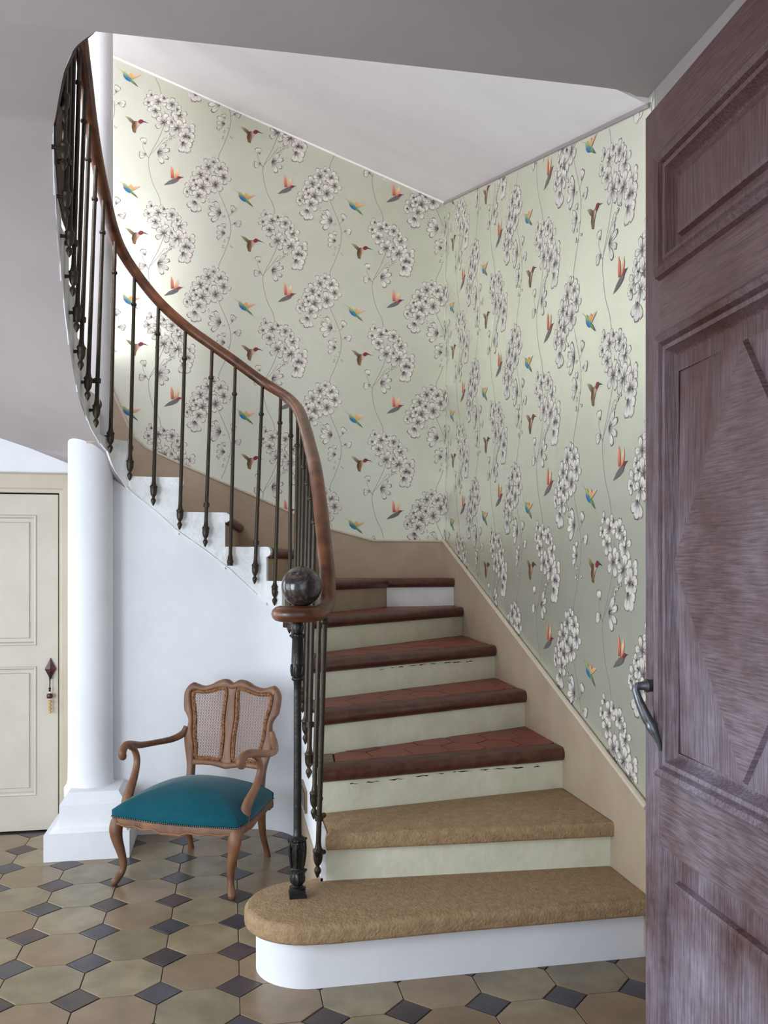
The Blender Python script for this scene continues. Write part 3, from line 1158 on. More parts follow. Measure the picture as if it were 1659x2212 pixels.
# string: the painted stepped band that closes the open side
m = MB()
marks = sorted(set([RS[k] for k in range(2, 18)]))
smax = s_of(-.612, 3.145)
for k in range(2, 18):
    s0 = RS[k]
    s1 = RS[k + 1] if k < 17 else smax
    if k == 17:
        s1 = smax
    if s1 <= s0 + .004:
        continue
    q = max(2, int((s1 - s0) / .02))
    rows_ = []
    ext = .022 if k >= 7 else .0
    for i in range(q + 1):
        s = s0 - (ext if i == 0 else 0) + (s1 - s0) * i / q
        p, nn = s_at(s)
        zl = interp(ZL, max(s, 0))
        rows_.append((p, nn, zl, s))
    # body of this step
    vs, fs = [], []
    for i, (p, nn, zl, s) in enumerate(rows_):
        pp, nnn = s_at(max(s, s0))
        f = pp + nnn * (.008 if k < 12 else .003)
        g = pp - nnn * (.012 if k < 11 else .001)
        ztop = ZT[k]
        vs += [(f.x, f.y, min(zl, ztop - .02)), (f.x, f.y, ztop), (g.x, g.y, ztop), (g.x, g.y, min(zl, ztop - .02))]
    for i in range(q):
        for c in range(4):
            fs.append((i * 4 + c, i * 4 + (c + 1) % 4, (i + 1) * 4 + (c + 1) % 4, (i + 1) * 4 + c))
    fs += [(0, 1, 2, 3), tuple(q * 4 + c for c in (3, 2, 1, 0))]
    m.add(vs, fs)
    # painted return of the nosing, a rounded lip
    if 7 <= k <= 10:
        vs, fs = [], []
        for i in range(q + 1):
            s = s0 + (s1 - s0) * i / q
            p, nn = s_at(s)
            f = p + nn * .013
            g = p - nn * .012
            zt = ZT[k] + .002
            vs += [(f.x, f.y, zt - .05), (f.x, f.y, zt), (g.x, g.y, zt), (g.x, g.y, zt - .05)]
        for i in range(q):
            for c in range(4):
                fs.append((i * 4 + c, i * 4 + (c + 1) % 4, (i + 1) * 4 + (c + 1) % 4, (i + 1) * 4 + c))
        fs += [(0, 1, 2, 3), tuple(q * 4 + c for c in (3, 2, 1, 0))]
        m.add(vs, fs)
        p, nn = s_at(s0)
        d = Vector((nn.y, -nn.x))
        # round nose
        ring0, ring1 = [], []
        for c in range(10):
            aa = 2 * pi * c / 10
            off = d * (-.0) + d * (.025 * cos(aa))
            zz = ZT[k] + .002 - .025 + .025 * sin(aa)
            f = p + nn * .013
            g = p - nn * .012
            ring0.append((f.x + off.x, f.y + off.y, zz))
            ring1.append((g.x + off.x, g.y + off.y, zz))
        m.rings([ring0, ring1])
m.build('string', M['chipped'], st, smooth=35, label='white chipped painted stepped edge of the stair')
# thin fillet line under the string
fil = [s for s in ss if s_of(.12, 4.235) - .02 <= s <= s_of(-.50, 4.195)]
m = MB()
m.tube([(s_at(s)[0] + s_at(s)[1] * .006).to_tuple() + (interp(ZL, s),) for s in fil], .005, 6)
m.build('fillet', M['chipped'], st, smooth=60)

# dark timber fascia at the head of the flight
m = MB()
vs, fs = [], []
fpts = [(-.618, 3.44, 2.58, 3.3), (-.622, 3.36, 2.60, 3.3), (-.622, 3.26, 2.64, 3.3), (-.620, 3.20, 2.74, 3.3), (-.612, 3.145, 2.85, 3.4), (-.588, 3.07, 2.865, 3.5), (-.52, 2.83, 2.865, 3.6), (-.46, 2.68, 2.865, 3.6), (-.40, 2.60, 2.865, 3.6)]
for x, y, z0, z1 in fpts:
    vs += [(x + .008, y + .002, z0), (x + .008, y + .002, z1), (x, y, z1), (x, y, z0)]
for i in range(len(fpts) - 1):
    for c in range(4):
        fs.append((i * 4 + c, i * 4 + (c + 1) % 4, (i + 1) * 4 + (c + 1) % 4, (i + 1) * 4 + c))
m.add(vs, fs)
m.build('fascia', M['darkwood'], st, label='dark timber fascia at the head of the flight')

# ================================================================== COLUMN
col = thing('column', 'round white plaster column on a stepped square plinth beside the small door', 'column', (-.651, 4.2, 0))
CX, CY = -.648, 4.19
MB().box((-.803, 3.915, 0), (-.44, 4.36, .118)).build('plinth', M['plaster'], col)
m = MB()
b0 = [(-.745, 3.955), (-.462, 3.955), (-.462, 4.36), (-.745, 4.36)]
b1 = [(-.76, 3.935), (-.45, 3.935), (-.45, 4.36), (-.76, 4.36)]
m.rings([[(x, y, .118) for x, y in [(-.785, 3.93), (-.452, 3.93), (-.452, 4.36), (-.785, 4.36)]],
         [(x, y, .135) for x, y in b0], [(x, y, .235) for x, y in b0], [(x, y, .275) for x, y in [(-.72, 4.02), (-.50, 4.02), (-.50, 4.36), (-.72, 4.36)]]])
m.build('plinth_block', M['plaster'], col)
MB().lathe([(.118, .22), (.118, .262), (.108, .275), (.103, .295), (.101, .4), (.101, 2.2), (.1005, 4.9)], (CX, CY), 40).build('shaft', M['plaster'], col, smooth=40)

# ================================================================== RAILING
rl = thing('stair_railing', 'iron stair railing with a curved wooden handrail and a cast iron newel', 'railing', (.219, 2.79, .215))
RP = [(.165, 2.815, 1.143), (.160, 2.77, 1.143), (.185, 2.735, 1.143), (.235, 2.725, 1.143), (.285, 2.755, 1.146), (.318, 2.81, 1.175), (.327, 2.87, 1.26), (.326, 2.94, 1.36),
      (.325, 3.07, 1.505), (.323, 3.24, 1.665), (.322, 3.45, 1.785), (.32, 3.64, 1.885), (.317, 3.85, 1.985), (.30, 4.02, 2.065), (.255, 4.15, 2.135), (.16, 4.21, 2.205), (.026, 4.215, 2.30), (-.085, 4.215, 2.375),
      (-.212, 4.215, 2.463), (-.338, 4.213, 2.575), (-.448, 4.20, 2.708), (-.505, 4.14, 2.79), (-.527, 4.02, 2.845), (-.535, 3.83, 2.905), (-.545, 3.69, 2.99), (-.549, 3.55, 3.085),
      (-.553, 3.467, 3.19), (-.558, 3.385, 3.30), (-.562, 3.29, 3.44), (-.562, 3.2, 3.56), (-.55, 3.1, 3.66), (-.50, 2.95, 3.74)]
R3 = cr(RP, 8)
m = MB()
m.tube(R3, .027, 12, up=(0, 0, 1), flat=(.027, .025))
hr = m.build('handrail', M['rail'], rl, smooth=60)
MB().lathe([(.004, 1.115), (.05, 1.116), (.06, 1.122), (.064, 1.143), (.06, 1.163), (.05, 1.168), (.004, 1.169)], (.222, 2.785), 28).build('handrail_end', M['rail'], rl, smooth=50, label='round wooden volute under the stone ball')


def rail_z(x, y):
    best = min(R3[20:], key=lambda p: (p[0] - x) ** 2 + (p[1] - y) ** 2)
    return best


NX, NY = .219, 2.79


def zp(y):
    return .215 + (1941 - y) * .001522


newel = MB()
NP = [(.020, 1926), (.027, 1924), (.027, 1921), (.018, 1919), (.016, 1917), (.022, 1911), (.0235, 1902), (.021, 1893), (.018, 1890), (.029, 1888), (.029, 1884), (.021, 1881), (.020, 1878),
      (.022, 1868), (.0245, 1852), (.0245, 1842), (.021, 1830), (.0185, 1824), (.028, 1820), (.028, 1816), (.018, 1813), (.0135, 1809), (.0130, 1790), (.0125, 1500), (.0130, 1478), (.020, 1474), (.020, 1470), (.017, 1468),
      (.020, 1464), (.021, 1456), (.0205, 1447), (.0215, 1443), (.019, 1440), (.0185, 1436), (.018, 1386), (.023, 1382), (.023, 1376), (.016, 1373), (.020, 1366), (.0205, 1358), (.016, 1349), (.010, 1345), (.010, 1332)]
newel.lathe([(r, zp(y)) for r, y in NP], (NX, NY), 32,
            mod=lambda a, z: 1 + (.10 * cos(8 * a) if (zp(1880) < z < zp(1823) or zp(1916) < z < zp(1892) or zp(1440) < z < zp(1387) or zp(1467) < z < zp(1445)) else 0))
nw = newel.build('newel_post', M['castiron'], rl, smooth=50)
m = MB()
m.box((NX - .028, NY - .028, .215), (NX + .028, NY + .028, .228)).box((NX - .024, NY - .024, .228), (NX + .024, NY + .024, zp(1924)))
m.build('newel_base', M['castiron'], nw)
# acanthus leaves cast on the lower vase and the collar of the sleeve
m = MB()
for q in range(6):
    a = 2 * pi * q / 6 + .3
    ca, sa = cos(a), sin(a)
    for y0, y1, r0, rb in ((1878, 1822, .0215, .0275), (1466, 1440, .0185, .0215)):
        pts = []
        for t in (0, .25, .5, .75, .92, 1):
            r = r0 + (rb - r0) * sin(t * pi * .62)
            pts.append((NX + ca * r, NY + sa * r, zp(y0) + (zp(y1) - zp(y0)) * t))
        m.tube(pts, [.004, .005, .0055, .005, .004, .002], 6)
        for t in (.2, .35, .5, .65, .8):
            for sgn in (-1, 1):
                aa = a + sgn * .22
                r = r0 + (rb - r0) * sin(t * pi * .62) + .0005
                zb = zp(y0) + (zp(y1) - zp(y0)) * t
                m.tube([(NX + ca * r, NY + sa * r, zb - .006 * (y0 > 1500)), (NX + cos(aa) * r, NY + sin(aa) * r, zb + .006)], [.0025, .0012], 5)
for q in range(8):
    a = 2 * pi * q / 8
    for y in (1886, 1818, 1379):
        r = .0275 if y > 1500 else .0225
        m.sphere((NX + cos(a) * r, NY + sin(a) * r, zp(y)), .0045, 6, 4)
m.build('leaf_ornament', M['castiron'], nw, smooth=60, kind='stuff')
MB().sphere((.232, 2.79, 1.232), .0665, 40, 24).build('ball_finial', M['granite'], rl, smooth=80, label='polished speckled dark stone ball')

# balusters: (tip x, y, z), top (x, y, z), variant
BAL = []
for y, z, v in ((2.875, .2375, 1), (3.0, .40, 0), (3.2, .495, 1), (3.34, .595, 0), (3.47, .697, 1), (3.63, .78, 0), (3.78, .85, 1), (3.92, .915, 0), (4.06, .975, 1)):
    x = .293 if y < 4.0 else .28
    t = rail_z(.32, y)
    BAL.append(((x, y, z), (t[0] - .004, y + .004, t[2] - .018), v))
for x, z, tx, v in ((.214, 1.104, .246, 0), (.119, 1.209, .158, 1), (.001, 1.30, .026, 2), (-.118, 1.39, -.085, 1), (-.239, 1.472, -.212, 0), (-.362, 1.587, -.338, 0), (-.471, 1.706, -.448, 0)):
    t = rail_z(tx, 4.21)
    BAL.append(((x, 4.2 if x < .2 else 4.17, z), (tx, t[1] - .003, t[2] - .016), v))
for x, y, z, tx, ty, tz, v in ((-.545, 4.085, 1.82, -.522, 4.08, 2.80, 0), (-.571, 3.835, 1.897, -.538, 3.83, 2.888, 1), (-.584, 3.695, 1.987, -.549, 3.69, 2.972, 0), (-.588, 3.553, 2.08, -.552, 3.546, 3.068, 1),
                               (-.589, 3.47, 2.21, -.556, 3.465, 3.18, 0), (-.589, 3.39, 2.325, -.562, 3.385, 3.285, 1), (-.588, 3.31, 2.446, -.565, 3.30, 3.41, 0), (-.586, 3.235, 2.56, -.563, 3.23, 3.50, 1),
                               (-.580, 3.16, 2.70, -.560, 3.15, 3.60, 0), (-.560, 3.06, 2.82, -.545, 3.06, 3.66, 0)):
    BAL.append(((x, y, z), (tx, ty, tz), v))
for tip, top, var in BAL:
    tip, top = Vector(tip), Vector(top)
    L = (top - tip).length
    ax = (top - tip).normalized()

    def at(h):
        return tip + ax * h
    m = MB()
    if var != 2:
        PR = [(.001, 0), (.006, .008), (.0125, .024), (.0115, .031), (.006, .040), (.0075, .044), (.0125, .052), (.0150, .060), (.0165, .072), (.0165, .088), (.0185, .090), (.0185, .095), (.013, .101), (.0105, .112), (.0092, .125)]
    else:
        PR = [(.0145, 0), (.0145, .012), (.0165, .014), (.0165, .024), (.014, .028), (.012, .045), (.0092, .055)]
    PR += [(.0090, L * .5), (.0086, L - .165), (.0086, L - .153), (.0125, L - .150), (.0140, L - .144), (.0125, L - .138), (.0088, L - .135), (.0085, L - .06), (.0085, L)]
    m.tube([at(h) for r, h in PR], [r for r, h in PR], 10)
    b = m.build('baluster', M['iron'], rl, smooth=50)
    # brackets that pin the rod to the string
    sp_, nn = s_at(s_of(tip.x, tip.y))
    wallp = sp_ - nn * .004
    mb = MB()
    h0 = .078
    p = at(h0)
    if var != 2:
        q3 = Vector((wallp.x, wallp.y, p.z))
        mb.tube([p, p.lerp(q3, .5), q3], [.0085, .0065, .0085], 8)
    if var == 1:
        p = at(.205)
        q3 = Vector((wallp.x, wallp.y, p.z))
        m2 = MB()
        m2.tube([p + (p - q3).normalized() * .012, p, q3], [.009, .012, .009], 8)
        m2.build('bracket', M['iron'], b, smooth=50)
        MB().tube([at(.195), at(.215)], .0145, 10).build('collar', M['iron'], b, smooth=50)
    if mb.v:
        mb.build('bracket', M['iron'], b, smooth=50)

# ================================================================== SMALL DOOR UNDER THE STAIR
d1 = thing('door_1', 'small greige panelled door under the stair, left of the column', 'door', (-1.23, 4.37, 0))
d1['kind'] = 'structure'
del d1['category']
YD = 4.372
# leaf: two panels in a frame
xl, xr, zt = -1.655, -.83, 1.648
lf = MB()
lf.box((xl, YD + .006, .008), (xl + .098, YD + .04, zt)).box((xr - .098, YD + .006, .008), (xr, YD + .04, zt))
lf.box((xl + .098, YD + .006, zt - .10), (xr - .098, YD + .04, zt)).box((xl + .098, YD + .006, .81), (xr - .098, YD + .04, .91)).box((xl + .098, YD + .006, .008), (xr - .098, YD + .04, .178))
leaf = lf.build('door_leaf', M['doorpaint'], d1)


def frame_profile(m, x0, z0, x1, z1, y, steps):
    """mitred moulding ring round a rectangle; steps: list of (inset, y offset)"""
    rings = []
    for ins, dy in steps:
        rings.append([(x0 + ins, y + dy, z0 + ins), (x1 - ins, y + dy, z0 + ins), (x1 - ins, y + dy, z1 - ins), (x0 + ins, y + dy, z1 - ins)])
    m.rings(rings, cap0=False, cap1=False)


for z0, z1 in ((.91, zt - .10), (.178, .81)):
    m = MB()
    m.box((xl + .098, YD + .020, z0), (xr - .098, YD + .03, z1))
    pn = m.build('panel', M['doorpaint'], d1)
    m = MB()
    frame_profile(m, xl + .098, z0, xr - .098, z1, YD, [(0, .006), (.004, .000), (.012, .002), (.016, .012), (.018, .020)])
    m.build('panel_moulding', M['doorpaint'], pn)
    m = MB()
    frame_profile(m, xl + .098, z0, xr - .098, z1, YD, [(.034, .020), (.038, .013), (.10, .013)])
    m.box((xl + .098 + .10, YD + .013, z0 + .10), (xr - .098 - .10, YD + .02, z1 - .10))
    m.build('raised_field', M['doorpaint'], pn)
# architrave
m = MB()
m.rings([[(-.822, YD + .04, 0), (-.822, YD - .006, 0), (-.806, YD - .010, 0), (-.800, YD - .018, 0), (-.765, YD - .022, 0), (-.757, YD - .016, 0), (-.757, YD + .04, 0)],
         [(-.822, YD + .04, 1.656), (-.822, YD - .006, 1.656), (-.806, YD - .010, 1.672), (-.800, YD - .018, 1.678), (-.765, YD - .022, 1.742), (-.757, YD - .016, 1.752), (-.757, YD + .04, 1.752)],
         [(-1.663, YD + .04, 1.656), (-1.663, YD - .006, 1.656), (-1.679, YD - .010, 1.672), (-1.685, YD - .018, 1.678), (-1.72, YD - .022, 1.742), (-1.728, YD - .016, 1.752), (-1.728, YD + .04, 1.752)],
         [(-1.663, YD + .04, 0), (-1.663, YD - .006, 0), (-1.679, YD - .010, 0), (-1.685, YD - .018, 0), (-1.72, YD - .022, 0), (-1.728, YD - .016, 0), (-1.728, YD + .04, 0)]])
m.build('architrave', M['doorframe'], d1)
MB().box((-1.7, 4.44, 0), (-.79, 4.46, 1.70)).build('door_backing', M['cord'], d1)
# lozenge knob plate
KX, KZ = -.864, .795
m = MB()
m.add([(KX, YD - .012, KZ), (KX, YD - .004, KZ + .052), (KX + .026, YD - .004, KZ), (KX, YD - .004, KZ - .052), (KX - .026, YD - .004, KZ),
       (KX, YD + .008, KZ + .052), (KX + .026, YD + .008, KZ), (KX, YD + .008, KZ - .052), (KX - .026, YD + .008, KZ)],
      [(0, 1, 2), (0, 2, 3), (0, 3, 4), (0, 4, 1), (1, 5, 6, 2), (2, 6, 7, 3), (3, 7, 8, 4), (4, 8, 5, 1)])
m.build('key_plate', M['red'], d1, label='dark red lozenge key plate')
MB().tube([(KX, YD - .006, KZ - .02), (KX, YD - .022, KZ - .02)], .006, 8).build('key_stem', M['cord'], d1)
# the beaded tassel hanging from it
ts = thing('key_tassel', 'black cord tassel with red and amber beads hanging on the small greige door', 'tassel', (KX, YD - .016, KZ - .025))
MB().tube([(KX, YD - .016, KZ - .018), (KX + .001, YD - .016, KZ - .06), (KX, YD - .016, KZ - .098)], [.0055, .003, .0025], 8).build('cord', M['cord'], ts)
MB().sphere((KX, YD - .016, KZ - .094), .006, 10, 6).sphere((KX, YD - .016, KZ - .104), .0055, 10, 6).build('knot', M['cord'], ts, smooth=80)
MB().sphere((KX, YD - .016, KZ - .114), .0045, 8, 6).sphere((KX, YD - .016, KZ - .146), .0045, 8, 6).build('white_bead', M['pearl'], ts, smooth=80)
MB().lathe([(.002, KZ - .142), (.012, KZ - .141), (.0145, KZ - .136), (.0145, KZ - .124), (.012, KZ - .119), (.002, KZ - .118)], (KX, YD - .017), 14).build('red_bead', M['red'], ts, smooth=50)
for q, (r, dz) in enumerate(((.0095, .158), (.008, .176), (.0085, .192), (.007, .208))):
    MB().sphere((KX + .0005 * q, YD - .016, KZ - dz), r, 10, 8).build('amber_bead', M['bead'], ts, smooth=80)

# brass socket plate on the stair wall
sw = thing('socket_plate', 'small brass socket plate low on the white stair wall behind the newel post', 'socket', (.315, 3.6, .32))
MB().box((.305, 3.50, .275), (.317, 3.70, .368)).build('plate', M['brass'], sw)
for q in range(3):
    MB().box((.302, 3.515 + .062 * q, .288), (.306, 3.56 + .062 * q, .355)).build('socket', M['tack'], sw)

# ================================================================== ENTRANCE DOOR
DE, DD = Vector((.918, 1.765)), Vector((-.0412, -.99915))
d2 = thing('door_2', 'open entrance door of worn dark stained oak with lozenge panel, at the right', 'door', (DE.x, DE.y, 0))
d2['kind'] = 'structure'
del d2['category']
d2.rotation_euler = (0, 0, atan2(DD.y, DD.x))       # local x runs from the free edge to the hinge; local -y faces the hall
DW, DT, FB = .80, .05, .0
# local frame: (w, y, z); y < 0 is towards the hall (check: rotating +x to DD turns -y to -X side)


def dbox(m, w0, w1, z0, z1, y0=0.0, y1=DT):
    return m.box((w0, y0, z0), (w1, y1, z1))


def dbuild(m, name, mat, parent=d2, **k):
    return m.build(name, mat, parent, local=True, **k)


st_w = .07
dbuild(dbox(MB(), 0, st_w, .012, 2.303), 'stile', M['oak'])
dbuild(dbox(MB(), DW - st_w, DW, .012, 2.303), 'stile', M['oak'])
for z0, z1 in ((2.182, 2.303), (1.795, 1.92), (.695, .847), (.012, .15)):
    dbuild(dbox(MB(), st_w, DW - st_w, z0, z1), 'rail', M['oakh'])


def dring(m, w0, z0, w1, z1, steps):
    rings = [[(w0 + i, y, z0 + i), (w1 - i, y, z0 + i), (w1 - i, y, z1 - i), (w0 + i, y, z1 - i)] for i, y in steps]
    m.rings(rings, cap0=False, cap1=False)
    return m


BIG = [(-.004, .002), (0, -.012), (.010, -.020), (.020, -.014), (.024, -.004), (.030, -.010), (.038, -.008), (.046, .012), (.052, .016)]
for nm, z0, z1 in (('top', 1.92, 2.182), ('mid', .847, 1.795), ('low', .15, .695)):
    w0, w1 = st_w, DW - st_w
    p = dbuild(dbox(MB(), w0, w1, z0, z1, .016, .034), 'panel', M['oak'])
    steps = BIG if nm != 'low' else [(0, 0), (.003, .006), (.008, .014), (.010, .016)]
    dbuild(dring(MB(), w0, z0, w1, z1, steps), 'moulding', M['oak'], p, smooth=35)
    ins = .067 if nm != 'low' else .056
    f0, f1, g0, g1 = w0 + ins, w1 - ins, z0 + ins - (.008 if nm == 'mid' else 0), z1 - ins - (.02 if nm == 'mid' else 0)
    m = MB()
    if nm != 'mid':
        dring(m, f0, g0, f1, g1, [(0, .016), (.004, .004), (.012, .002)])
        m.add([(f0 + .012, .002, g0 + .012), (f1 - .012, .002, g0 + .012), (f1 - .012, .002, g1 - .012), (f0 + .012, .002, g1 - .012)], [(0, 1, 2, 3)])
        dbuild(m, 'raised_field', M['oak'], p)
    else:
        dring(m, f0, g0, f1, g1, [(0, .016), (.004, .006)])
        fa, fb, ga, gb = f0 + .004, f1 - .004, g0 + .004, g1 - .004
        dbuild(m, 'field_edge', M['oak'], p)
        mw, mz = (fa + fb) / 2, (ga + gb) / 2
        # four corner facets falling away from the lozenge
        L_, T_, R_, B_ = (fa, .004, mz), (mw, .004, gb), (fb, .004, mz), (mw, .004, ga)
        lo_y = .010
        for c, (pa, pb) in (((fa, lo_y, gb), (L_, T_)), ((fb, lo_y, gb), (T_, R_)), ((fb, lo_y, ga), (R_, B_)), ((fa, lo_y, ga), (B_, L_))):
            cw, cz = c[0], c[2]
            dbuild(MB().add([pa, pb, (cw, lo_y, cz), (pa[0], .016, pa[2]), (pb[0], .016, pb[2]), (cw, .016, cz)], [(0, 1, 2), (3, 5, 4), (0, 3, 4, 1), (1, 4, 5, 2), (2, 5, 3, 0)]),
                   'corner_field', M['oak'], p)
        k = .986
        dq = [(mw + (q[0] - mw) * k, -.006, mz + (q[2] - mz) * k) for q in (L_, T_, R_, B_)]
        dbuild(MB().add([L_, T_, R_, B_] + dq, [(4, 5, 6, 7), (0, 1, 5, 4), (1, 2, 6, 5), (2, 3, 7, 6), (3, 0, 4, 7)]), 'lozenge', M['oakh'], p)
# handle
hd = dbuild(MB().box((.050, -.006, .985), (.072, .001, 1.055)), 'handle_plate', M['steel'])
hd.data.clear_geometry()
m = MB()
pl = [(.061, 1.115), (.072, 1.085), (.074, 1.03), (.070, .985), (.061, .955), (.052, .985), (.048, 1.03), (.050, 1.085)]
nn_ = len(pl)
m.add([(x, -.008, z) for x, z in pl] + [(x, .001, z) for x, z in pl], [tuple(range(nn_)), tuple(reversed(range(nn_, 2 * nn_)))] + [(i, (i + 1) % nn_, nn_ + (i + 1) % nn_, nn_ + i) for i in range(nn_)])
bpy.data.objects.remove(hd)
hd = dbuild(m, 'handle_plate', M['steel'])
dbuild(MB().tube([(.062, 0, 1.04), (.062, -.010, 1.04), (.062, -.0101, 1.04), (.062, -.02, 1.04), (.062, -.028, 1.04), (.062, -.034, 1.04), (.063, -.05, 1.04)], [.017, .017, .0135, .0135, .015, .010, .008], 14), 'handle_neck', M['steel'], hd, smooth=50)
lev = [(.062, -.050, 1.041), (.064, -.053, 1.031), (.069, -.047, 1.008), (.075, -.039, .985), (.080, -.032, .968), (.082, -.0295, .962), (.083, -.028, .959), (.086, -.023, .948), (.089, -.017, .934), (.091, -.012, .920), (.092, -.009, .905)]
dbuild(MB().tube(lev, [.007, .0075, .009, .011, .0115, .0095, .012, .011, .0075, .0055, .003], 12), 'lever', M['steel'], hd, smooth=60)
m = MB()
pl = [(.061, .945), (.067, .925), (.064, .895), (.061, .875), (.058, .895), (.055, .925)]
nn_ = len(pl)
m.add([(x, -.004, z) for x, z in pl] + [(x, .001, z) for x, z in pl], [tuple(range(nn_)), tuple(reversed(range(nn_, 2 * nn_)))] + [(i, (i + 1) % nn_, nn_ + (i + 1) % nn_, nn_ + i) for i in range(nn_)])
dbuild(m, 'keyhole_plate', M['steel'])

# ================================================================== ARMCHAIR
ch = thing('armchair', 'carved beech armchair with cane back and teal velvet seat beside the column', 'chair', (-.215, 3.4975, 0), atan2(-.456, .89))
W_ = M['chairwood']


def cb(m, name, mat=W_, parent=ch, smooth=50, **k):
    return m.build(name, mat, parent, smooth=smooth, local=True, **k)


def bk(x, z, d=0.0):
    """point on the raked back; d steps forward of its middle"""
    return (x, .42 + .19 * (z - .3) - d, z)


def band(outer, inner, th, k=5):
    """a wooden member between two edges in the plane of the back, rounded section"""
    oc, ic = cr(outer, k), cr(inner, k)
    rings = []
    for (ox, oz), (ix, iz) in zip(oc, ic):
        def P(t, d):
            return bk(ox + (ix - ox) * t, oz + (iz - oz) * t, d)
        h = th / 2
        rings.append([P(.0, 0), P(.06, h * .75), P(.25, h), P(.75, h), P(.94, h * .75), P(1, 0), P(.94, -h * .75), P(.75, -h), P(.25, -h), P(.06, -h * .75)])
    return MB().rings(rings)


for sg in (-1, 1):
    o_ = [(sg * x, z) for x, z in [(.193, .20), (.193, .30), (.195, .39), (.216, .475), (.222, .515), (.212, .55), (.208, .59), (.226, .622), (.236, .636), (.242, .69), (.238, .72), (.222, .745), (.203, .757)]]
    i_ = [(sg * x, z) for x, z in [(.158, .20), (.158, .30), (.160, .39), (.170, .475), (.178, .515), (.184, .55), (.186, .59), (.192, .622), (.196, .636), (.207, .69), (.209, .71), (.205, .722), (.195, .728)]]
    cb(band(o_, i_, .034), 'back_stile')
top = [(-.222, .742), (-.205, .757), (-.185, .752), (-.15, .744), (-.11, .752), (-.075, .770), (-.045, .778), (-.024, .775), (0, .763)]
top = top + [(-x, z) for x, z in reversed(top[:-1])]
bot = [(-.206, .712), (-.198, .722), (-.178, .724), (-.145, .722), (-.108, .727), (-.075, .736), (-.045, .742), (-.024, .741), (0, .735)]
bot = bot + [(-x, z) for x, z in reversed(bot[:-1])]
cb(band(top, bot, .036), 'crest_rail')
cb(band([(-.165, .420), (-.09, .420), (-.03, .418), (0, .416), (.03, .418), (.09, .420), (.165, .420)], [(-.165, .392), (-.09, .397), (-.035, .390), (0, .384), (.035, .390), (.09, .397), (.165, .392)], .030), 'lower_rail')
cb(band([(-.024, .750), (-.019, .70), (-.024, .62), (-.022, .57), (-.018, .52), (-.019, .46), (-.030, .405)], [(.024, .750), (.019, .70), (.024, .62), (.022, .57), (.018, .52), (.019, .46), (.030, .405)], .024), 'splat')

# cane panels
for sg in (-1, 1):
    out_ = [(.196, .711), (.176, .713), (.145, .712), (.108, .717), (.075, .727), (.045, .734), (.031, .728), (.029, .70), (.034, .62), (.031, .57), (.027, .52), (.029, .46), (.036, .426), (.09, .427), (.153, .428), (.160, .475), (.169, .515), (.174, .55), (.176, .59), (.183, .63), (.196, .68)]
    P2 = [(sg * x, z) for x, z in out_]
    closed = cr(P2 + [P2[0]], 4)
    eds = list(zip(closed, closed[1:]))

    def clip_line(p, d):
        """segments of the line p + t d inside the panel outline"""
        ts = []
        for (ax_, az_), (bx_, bz_) in eds:
            ex, ez = bx_ - ax_, bz_ - az_
            den = d[0] * ez - d[1] * ex
            if abs(den) < 1e-9:
                continue
            t = ((ax_ - p[0]) * ez - (az_ - p[1]) * ex) / den
            u = ((ax_ - p[0]) * d[1] - (az_ - p[1]) * d[0]) / den
            if 0 <= u < 1:
                ts.append(t)
        ts.sort()
        return list(zip(ts[0::2], ts[1::2]))
    m = MB()

    def strip(p, d, wd, dep):
        for t0, t1 in clip_line(p, d):
            a = (p[0] + d[0] * t0, p[1] + d[1] * t0)
            b = (p[0] + d[0] * t1, p[1] + d[1] * t1)
            nx, nz = -d[1] * wd / 2, d[0] * wd / 2
            m.add([bk(a[0] + nx, a[1] + nz, dep), bk(b[0] + nx, b[1] + nz, dep), bk(b[0] - nx, b[1] - nz, dep), bk(a[0] - nx, a[1] - nz, dep),
                   bk(a[0] + nx, a[1] + nz, dep - .001), bk(b[0] + nx, b[1] + nz, dep - .001), bk(b[0] - nx, b[1] - nz, dep - .001), bk(a[0] - nx, a[1] - nz, dep - .001)],
                  [(0, 1, 2, 3), (7, 6, 5, 4), (0, 4, 5, 1), (2, 6, 7, 3), (1, 5, 6, 2), (3, 7, 4, 0)])
    g = .0132
    for q in range(-2, 18):
        for e in (-.0016, .0016):
            strip((sg * (.02 + g * q) + e, .5), (0, 1), .0012, .0)
    for q in range(-2, 28):
        for e in (-.0016, .0016):
            strip((0, .41 + g * q + e), (1, 0), .0012, .001)
    r2 = sqrt(.5)
    for q in range(-50, 50):
        strip((sg * (.02 + g * .5) + 0, .41 + g * .5 + g * q), (r2, r2), .0017, .002)
        strip((sg * (.02 + g * .5) + 0, .41 + g * .5 + g * q), (r2, -r2), .0017, .003)
    cp = cb(m, 'cane_panel', M['cane'], smooth=None)
    cp['kind'] = 'stuff'
    m = MB()
    m.tube([bk(x, z + (.004 if z > .66 else 0), .004) for x, z in closed], .0092, 6)
    cb(m, 'cane_edging', M['edging'])


# arms
def bez(pts, rad, sg, name, n=10, k=5, mat=W_):
    P = cr([(sg * p[0], p[1], p[2], r) for p, r in zip(pts, rad)], k)
    return cb(MB().tube([p[:3] for p in P], [p[3] for p in P], n), name)


